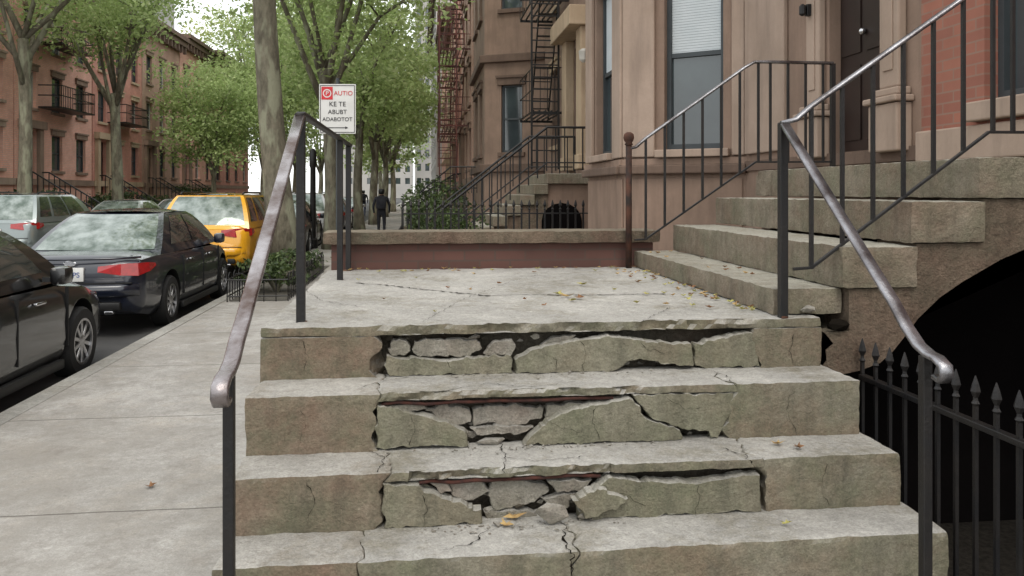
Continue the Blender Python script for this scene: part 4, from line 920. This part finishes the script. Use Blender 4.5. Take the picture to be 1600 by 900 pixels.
    for y in wy:
        for s in (-1,1):
            mm=Matrix.Translation((s*.80,y,wr))@Matrix.Rotation(s*PI/2,4,'Y')
            bm=B(); lathe(bm,[(wr*.66,-.1),(wr*.9,-.105),(wr,-.08),(wr,.07),(wr*.93,.1),(wr*.68,.105),(wr*.66,.08)],30,mm); wh=obj('wheel',bm,'tyre',r,local=True,ang=40)
            bm=B(); lathe(bm,[(wr*.665,-.09),(wr*.665,.09),(wr*.62,.098),(wr*.58,.03),(wr*.2,.03)],30,mm)
            obj('rim_barrel',bm,'black',wh,local=True,ang=40)
            bm=B(); lathe(bm,[(wr*.2,.04),(wr*.2,.085),(wr*.1,.095)],16,mm)
            for k in range(10):
                q=mm@Matrix.Rotation(2*PI*k/10,4,'Z'); box(bm,wr*.15,wr*.64,-.018,.018,.06,.088,q,bev=.004)
            lathe(bm,[(wr*.60,.075),(wr*.60,.1),(wr*.665,.1),(wr*.665,.075)],24,mm)
            obj('rim',bm,'rim',wh,local=True,ang=40)
    return r
car('black sedan at the left edge, only its front fender and mirror in view',(-4.06,4.2,0),'sedan',(.006,.006,.007),.1)
car('black sedan with red tail lights parked behind the yellow taxi',(-4.12,9.85,0),'sedan',(.006,.009,.02),.1,'G8APS',pxo=.05)
car('yellow taxi parked ahead of the black sedan, beside the thick trunk',(-4.2,16.0,0),'suv',(.80,.38,.012),.0,'T43 9C')
car('dark car parked ahead of the yellow taxi, behind the tree trunks',(-3.95,21.6,0),'sedan',(.02,.025,.035))
car('white car in the near row, second ahead of the yellow taxi',(-4.0,27.4,0),'suv',(.6,.6,.6),.1)
car('far dark blue car in the near row close to the vanishing point',(-4.0,33.5,0),'sedan',(.03,.04,.08))
car('farthest silver car in the near row',(-4.0,40,0),'sedan',(.4,.4,.42))
car('grey green hatchback at the left edge across the street',(-9.75,19.6,0),'suv',(.24,.28,.28),.3)
car('silver sedan across the street ahead of the grey green hatchback',(-9.8,26,0),'sedan',(.34,.37,.36),.3)
car('pale sedan across the street, third in the far row',(-9.8,32.3,0),'sedan',(.5,.52,.54),.2)
car('silver van like car across the street, fourth in the far row',(-9.8,38.6,0),'suv',(.45,.47,.5),.2)
car('farthest pale car across the street',(-9.8,45,0),'sedan',(.5,.5,.5),.2)
# ------------------------------------------------------------ person
def person(label,x,y,top,legs,sc=1.0):
    r=thing('person',label,'person',(x,y,.12)); r.scale=(sc,sc,sc)
    V={'pel':(0,0,.92,.14),'bel':(0,0,1.08,.15),'ch':(0,.0,1.3,.175),'nk':(0,0,1.47,.06),'h1':(0,0,1.56,.085),'h2':(0,.01,1.66,.095),
       'lh':(-.09,0,.86,.10),'lk':(-.1,.1,.48,.072),'la':(-.1,.02,.09,.046),'lf':(-.1,.16,.04,.035),'rh':(.09,0,.86,.10),'rk':(.1,-.02,.47,.072),'ra':(.1,-.25,.12,.046),'rf':(.1,-.13,.03,.035),
       'ls':(-.2,0,1.4,.07),'le':(-.28,-.06,1.12,.055),'lw':(-.26,.05,.9,.036),'lhd':(-.25,.1,.82,.03),'rs':(.2,0,1.4,.07),'re':(.28,.04,1.12,.055),'rw':(.26,.16,.92,.036),'rhd':(.25,.2,.85,.03)}
    E=[('pel','bel'),('bel','ch'),('ch','nk'),('nk','h1'),('h1','h2'),('pel','lh'),('lh','lk'),('lk','la'),('la','lf'),('pel','rh'),('rh','rk'),('rk','ra'),('ra','rf'),('ch','ls'),('ls','le'),('le','lw'),('lw','lhd'),('ch','rs'),('rs','re'),('re','rw'),('rw','rhd')]
    ks=list(V); me=bpy.data.meshes.new('body'); me.from_pydata([V[k][:3] for k in ks],[(ks.index(a),ks.index(b)) for a,b in E],[])
    o=bpy.data.objects.new('body',me); C.objects.link(o)
    o.modifiers.new('s','SKIN'); sv=me.skin_vertices[0].data
    for i,k in enumerate(ks): sv[i].radius=(V[k][3],V[k][3]*.85); sv[i].use_root=(k=='pel')
    o.modifiers.new('ss','SUBSURF').levels=2
    bpy.context.view_layer.update()
    nm=bpy.data.meshes.new_from_object(o.evaluated_get(bpy.context.evaluated_depsgraph_get())); o.modifiers.clear(); o.data=nm; o.parent=r
    nm.materials.clear()
    for k in ('skin',top,legs,'black'): nm.materials.append(M[k])
    for p in nm.polygons:
        z=p.center.z; p.use_smooth=True
        p.material_index=0 if z>1.5 or (z<.88 and abs(p.center.x)>.21) else 1 if z>.9 else 3 if z<.1 else 2
    bm=B(); lathe(bm,[(.05,1.72),(.098,1.70),(.108,1.64),(.1,1.56),(.06,1.53)][::-1],14,Matrix.Translation((0,-.02,0))); obj('hair',bm,'black',r,True,True)
    bm=B(); box(bm,-.17,.17,-.30,-.13,1.02,1.46,bev=.06); obj('backpack',bm,'cloth',r,local=True,ang=40)
    return r
pp=onz(596,372,.12); person('person in dark clothes with a backpack walking away on the sidewalk',pp.x,pp.y,'cloth','cloth')
pp=onz(568,338,.12); person('small distant person in blue trousers walking near the parked cars',pp.x,pp.y,'cloth','jeans')
# ------------------------------------------------------------ fallen leaves
def leaf(px,py,z,s,mt,label,group,seed):
    rr=random.Random(seed); w=onz(px,py,z); bm=B(); a=rr.uniform(0,6.3)
    n=10; pts=[]
    for i in range(n):
        q=2*PI*i/n; rad=s*(.5+.5*abs(math.cos(q*2.5)))*(1 if i%2==0 else .72); pts.append((rad*math.cos(q),rad*.75*math.sin(q)))
    c=bm.verts.new((w.x,w.y,z+.008)); vs=[]
    for x,y in pts: vs.append(bm.verts.new((w.x+x*math.cos(a)-y*math.sin(a),w.y+x*math.sin(a)+y*math.cos(a),z+.006+rr.uniform(0,.012)+abs(x)*.25)))
    for i in range(n): bm.faces.new((c,vs[i],vs[(i+1)%n]))
    o=obj('fallen_leaf',bm,mt); tag(o,label,'leaf',group)
for i,(a,b,s) in enumerate(((910,447,.04),(872,462,.04),(885,466,.045),(905,468,.04),(895,472,.03),(995,476,.025),(740,430,.022),(835,427,.024),(1120,470,.03),(1140,474,.026),(1060,455,.02),(700,452,.017),(1075,470,.022),(1010,462,.022),(965,430,.022),(780,445,.018),(650,436,.018),(930,425,.018),(1095,462,.024),(600,470,.016),(560,440,.016),(1160,486,.022),(1040,478,.018),(850,480,.016),(680,490,.014),(960,455,.018),(735,455,.016),(820,470,.014),(1020,440,.018))):
    leaf(a,b,zA,s,('dry2','dry2','dry1','dry3')[i%4],'small dry leaf scattered on the flat landing','leaves on the landing',i)
def backp(x,y,z):
    d=Vector((x,y,z))-CAM; yc=d.x*st+d.y*ct; xc=d.x*ct-d.y*st; return 800+F*xc/yc,300+F*(1.73-z)/yc
for i in range(56):
    a,b=backp(1.46-R.random()**2*.25,3.3+R.random()*2.1,zA)
    leaf(a,b,zA,.014+.014*R.random(),('dry1','dry3','dry2')[i%3],'small dry leaf swept against the foot of the stoop steps','leaves along the stoop foot',60+i)
for i in range(30):
    a,b=backp(-.5+R.random()*1.9,5.40-R.random()**2*.18,zA)
    leaf(a,b,zA,.012+.014*R.random(),('dry1','dry3','dry2')[i%3],'small dry leaf swept against the base of the low brick wall','leaves along the low wall',160+i)
for i in range(12):
    a,b=backp(1.5+R.random()*.24,3.5+R.random()*1.8,SZ[0])
    leaf(a,b,SZ[0],.014+.012*R.random(),('dry1','dry3')[i%2],'small dry leaf lying on the lowest stoop step','leaves on the lowest stoop step',200+i)
leaf(1215,697,zC,.035,'dry1','curled tan leaf, left of two on the right part of the middle tread',None,101)
leaf(1247,702,zC,.03,'dry3','curled brown leaf, right of two on the right part of the middle tread',None,102)
leaf(1228,822,zD,.022,'dry2','lone greenish leaf on the right part of the lowest visible tread',None,103)
leaf(803,812,zD,.045,'dry1','large tan leaf beside the fallen chunk on the lowest tread',None,104)
leaf(790,824,zD,.036,'dry1','smaller tan leaf just in front of the large tan leaf by the chunk',None,105)
leaf(235,762,.12,.045,'dry3','lone brown leaf on the sidewalk left of the steps',None,106)
# ------------------------------------------------------------ camera, light
cd=bpy.data.cameras.new('camera'); co=bpy.data.objects.new('camera',cd); C.objects.link(co)
co.location=CAM; co.rotation_euler=(PI/2,0,-TH); cd.sensor_width=36; cd.lens=F/1600*36; cd.shift_y=-150/1600; cd.clip_end=3000; cd.clip_start=.05
SC.camera=co
el=math.radians(54)
sd=bpy.data.lights.new('sun','SUN'); so=bpy.data.objects.new('sun',sd); C.objects.link(so); sd.energy=1.5; sd.angle=math.radians(26); sd.color=(1,.95,.87)
ds=Vector((.02,-.5,0)).normalized()*math.cos(el)+Vector((0,0,math.sin(el)))
so.rotation_euler=ds.to_track_quat('Z','Y').to_euler()
w=bpy.data.worlds.new('World'); SC.world=w; w.use_nodes=True; nt=w.node_tree; bg=nt.nodes['Background']
sk=nd(nt,'ShaderNodeTexSky',sky_type='NISHITA'); sk.sun_disc=False; sk.sun_elevation=el; sk.sun_rotation=math.atan2(ds.x,ds.y); sk.dust_density=4; sk.air_density=1.0
mx=nd(nt,'ShaderNodeMix',data_type='RGBA'); mx.inputs[0].default_value=.8; nt.links.new(sk.outputs[0],mx.inputs[6]); mx.inputs[7].default_value=(12.3,12.5,12.4,1)
nt.links.new(mx.outputs[2],bg.inputs['Color']); bg.inputs['Strength'].default_value=.15
SC.view_settings.view_transform='Standard'; SC.view_settings.look='None'; SC.view_settings.exposure=0
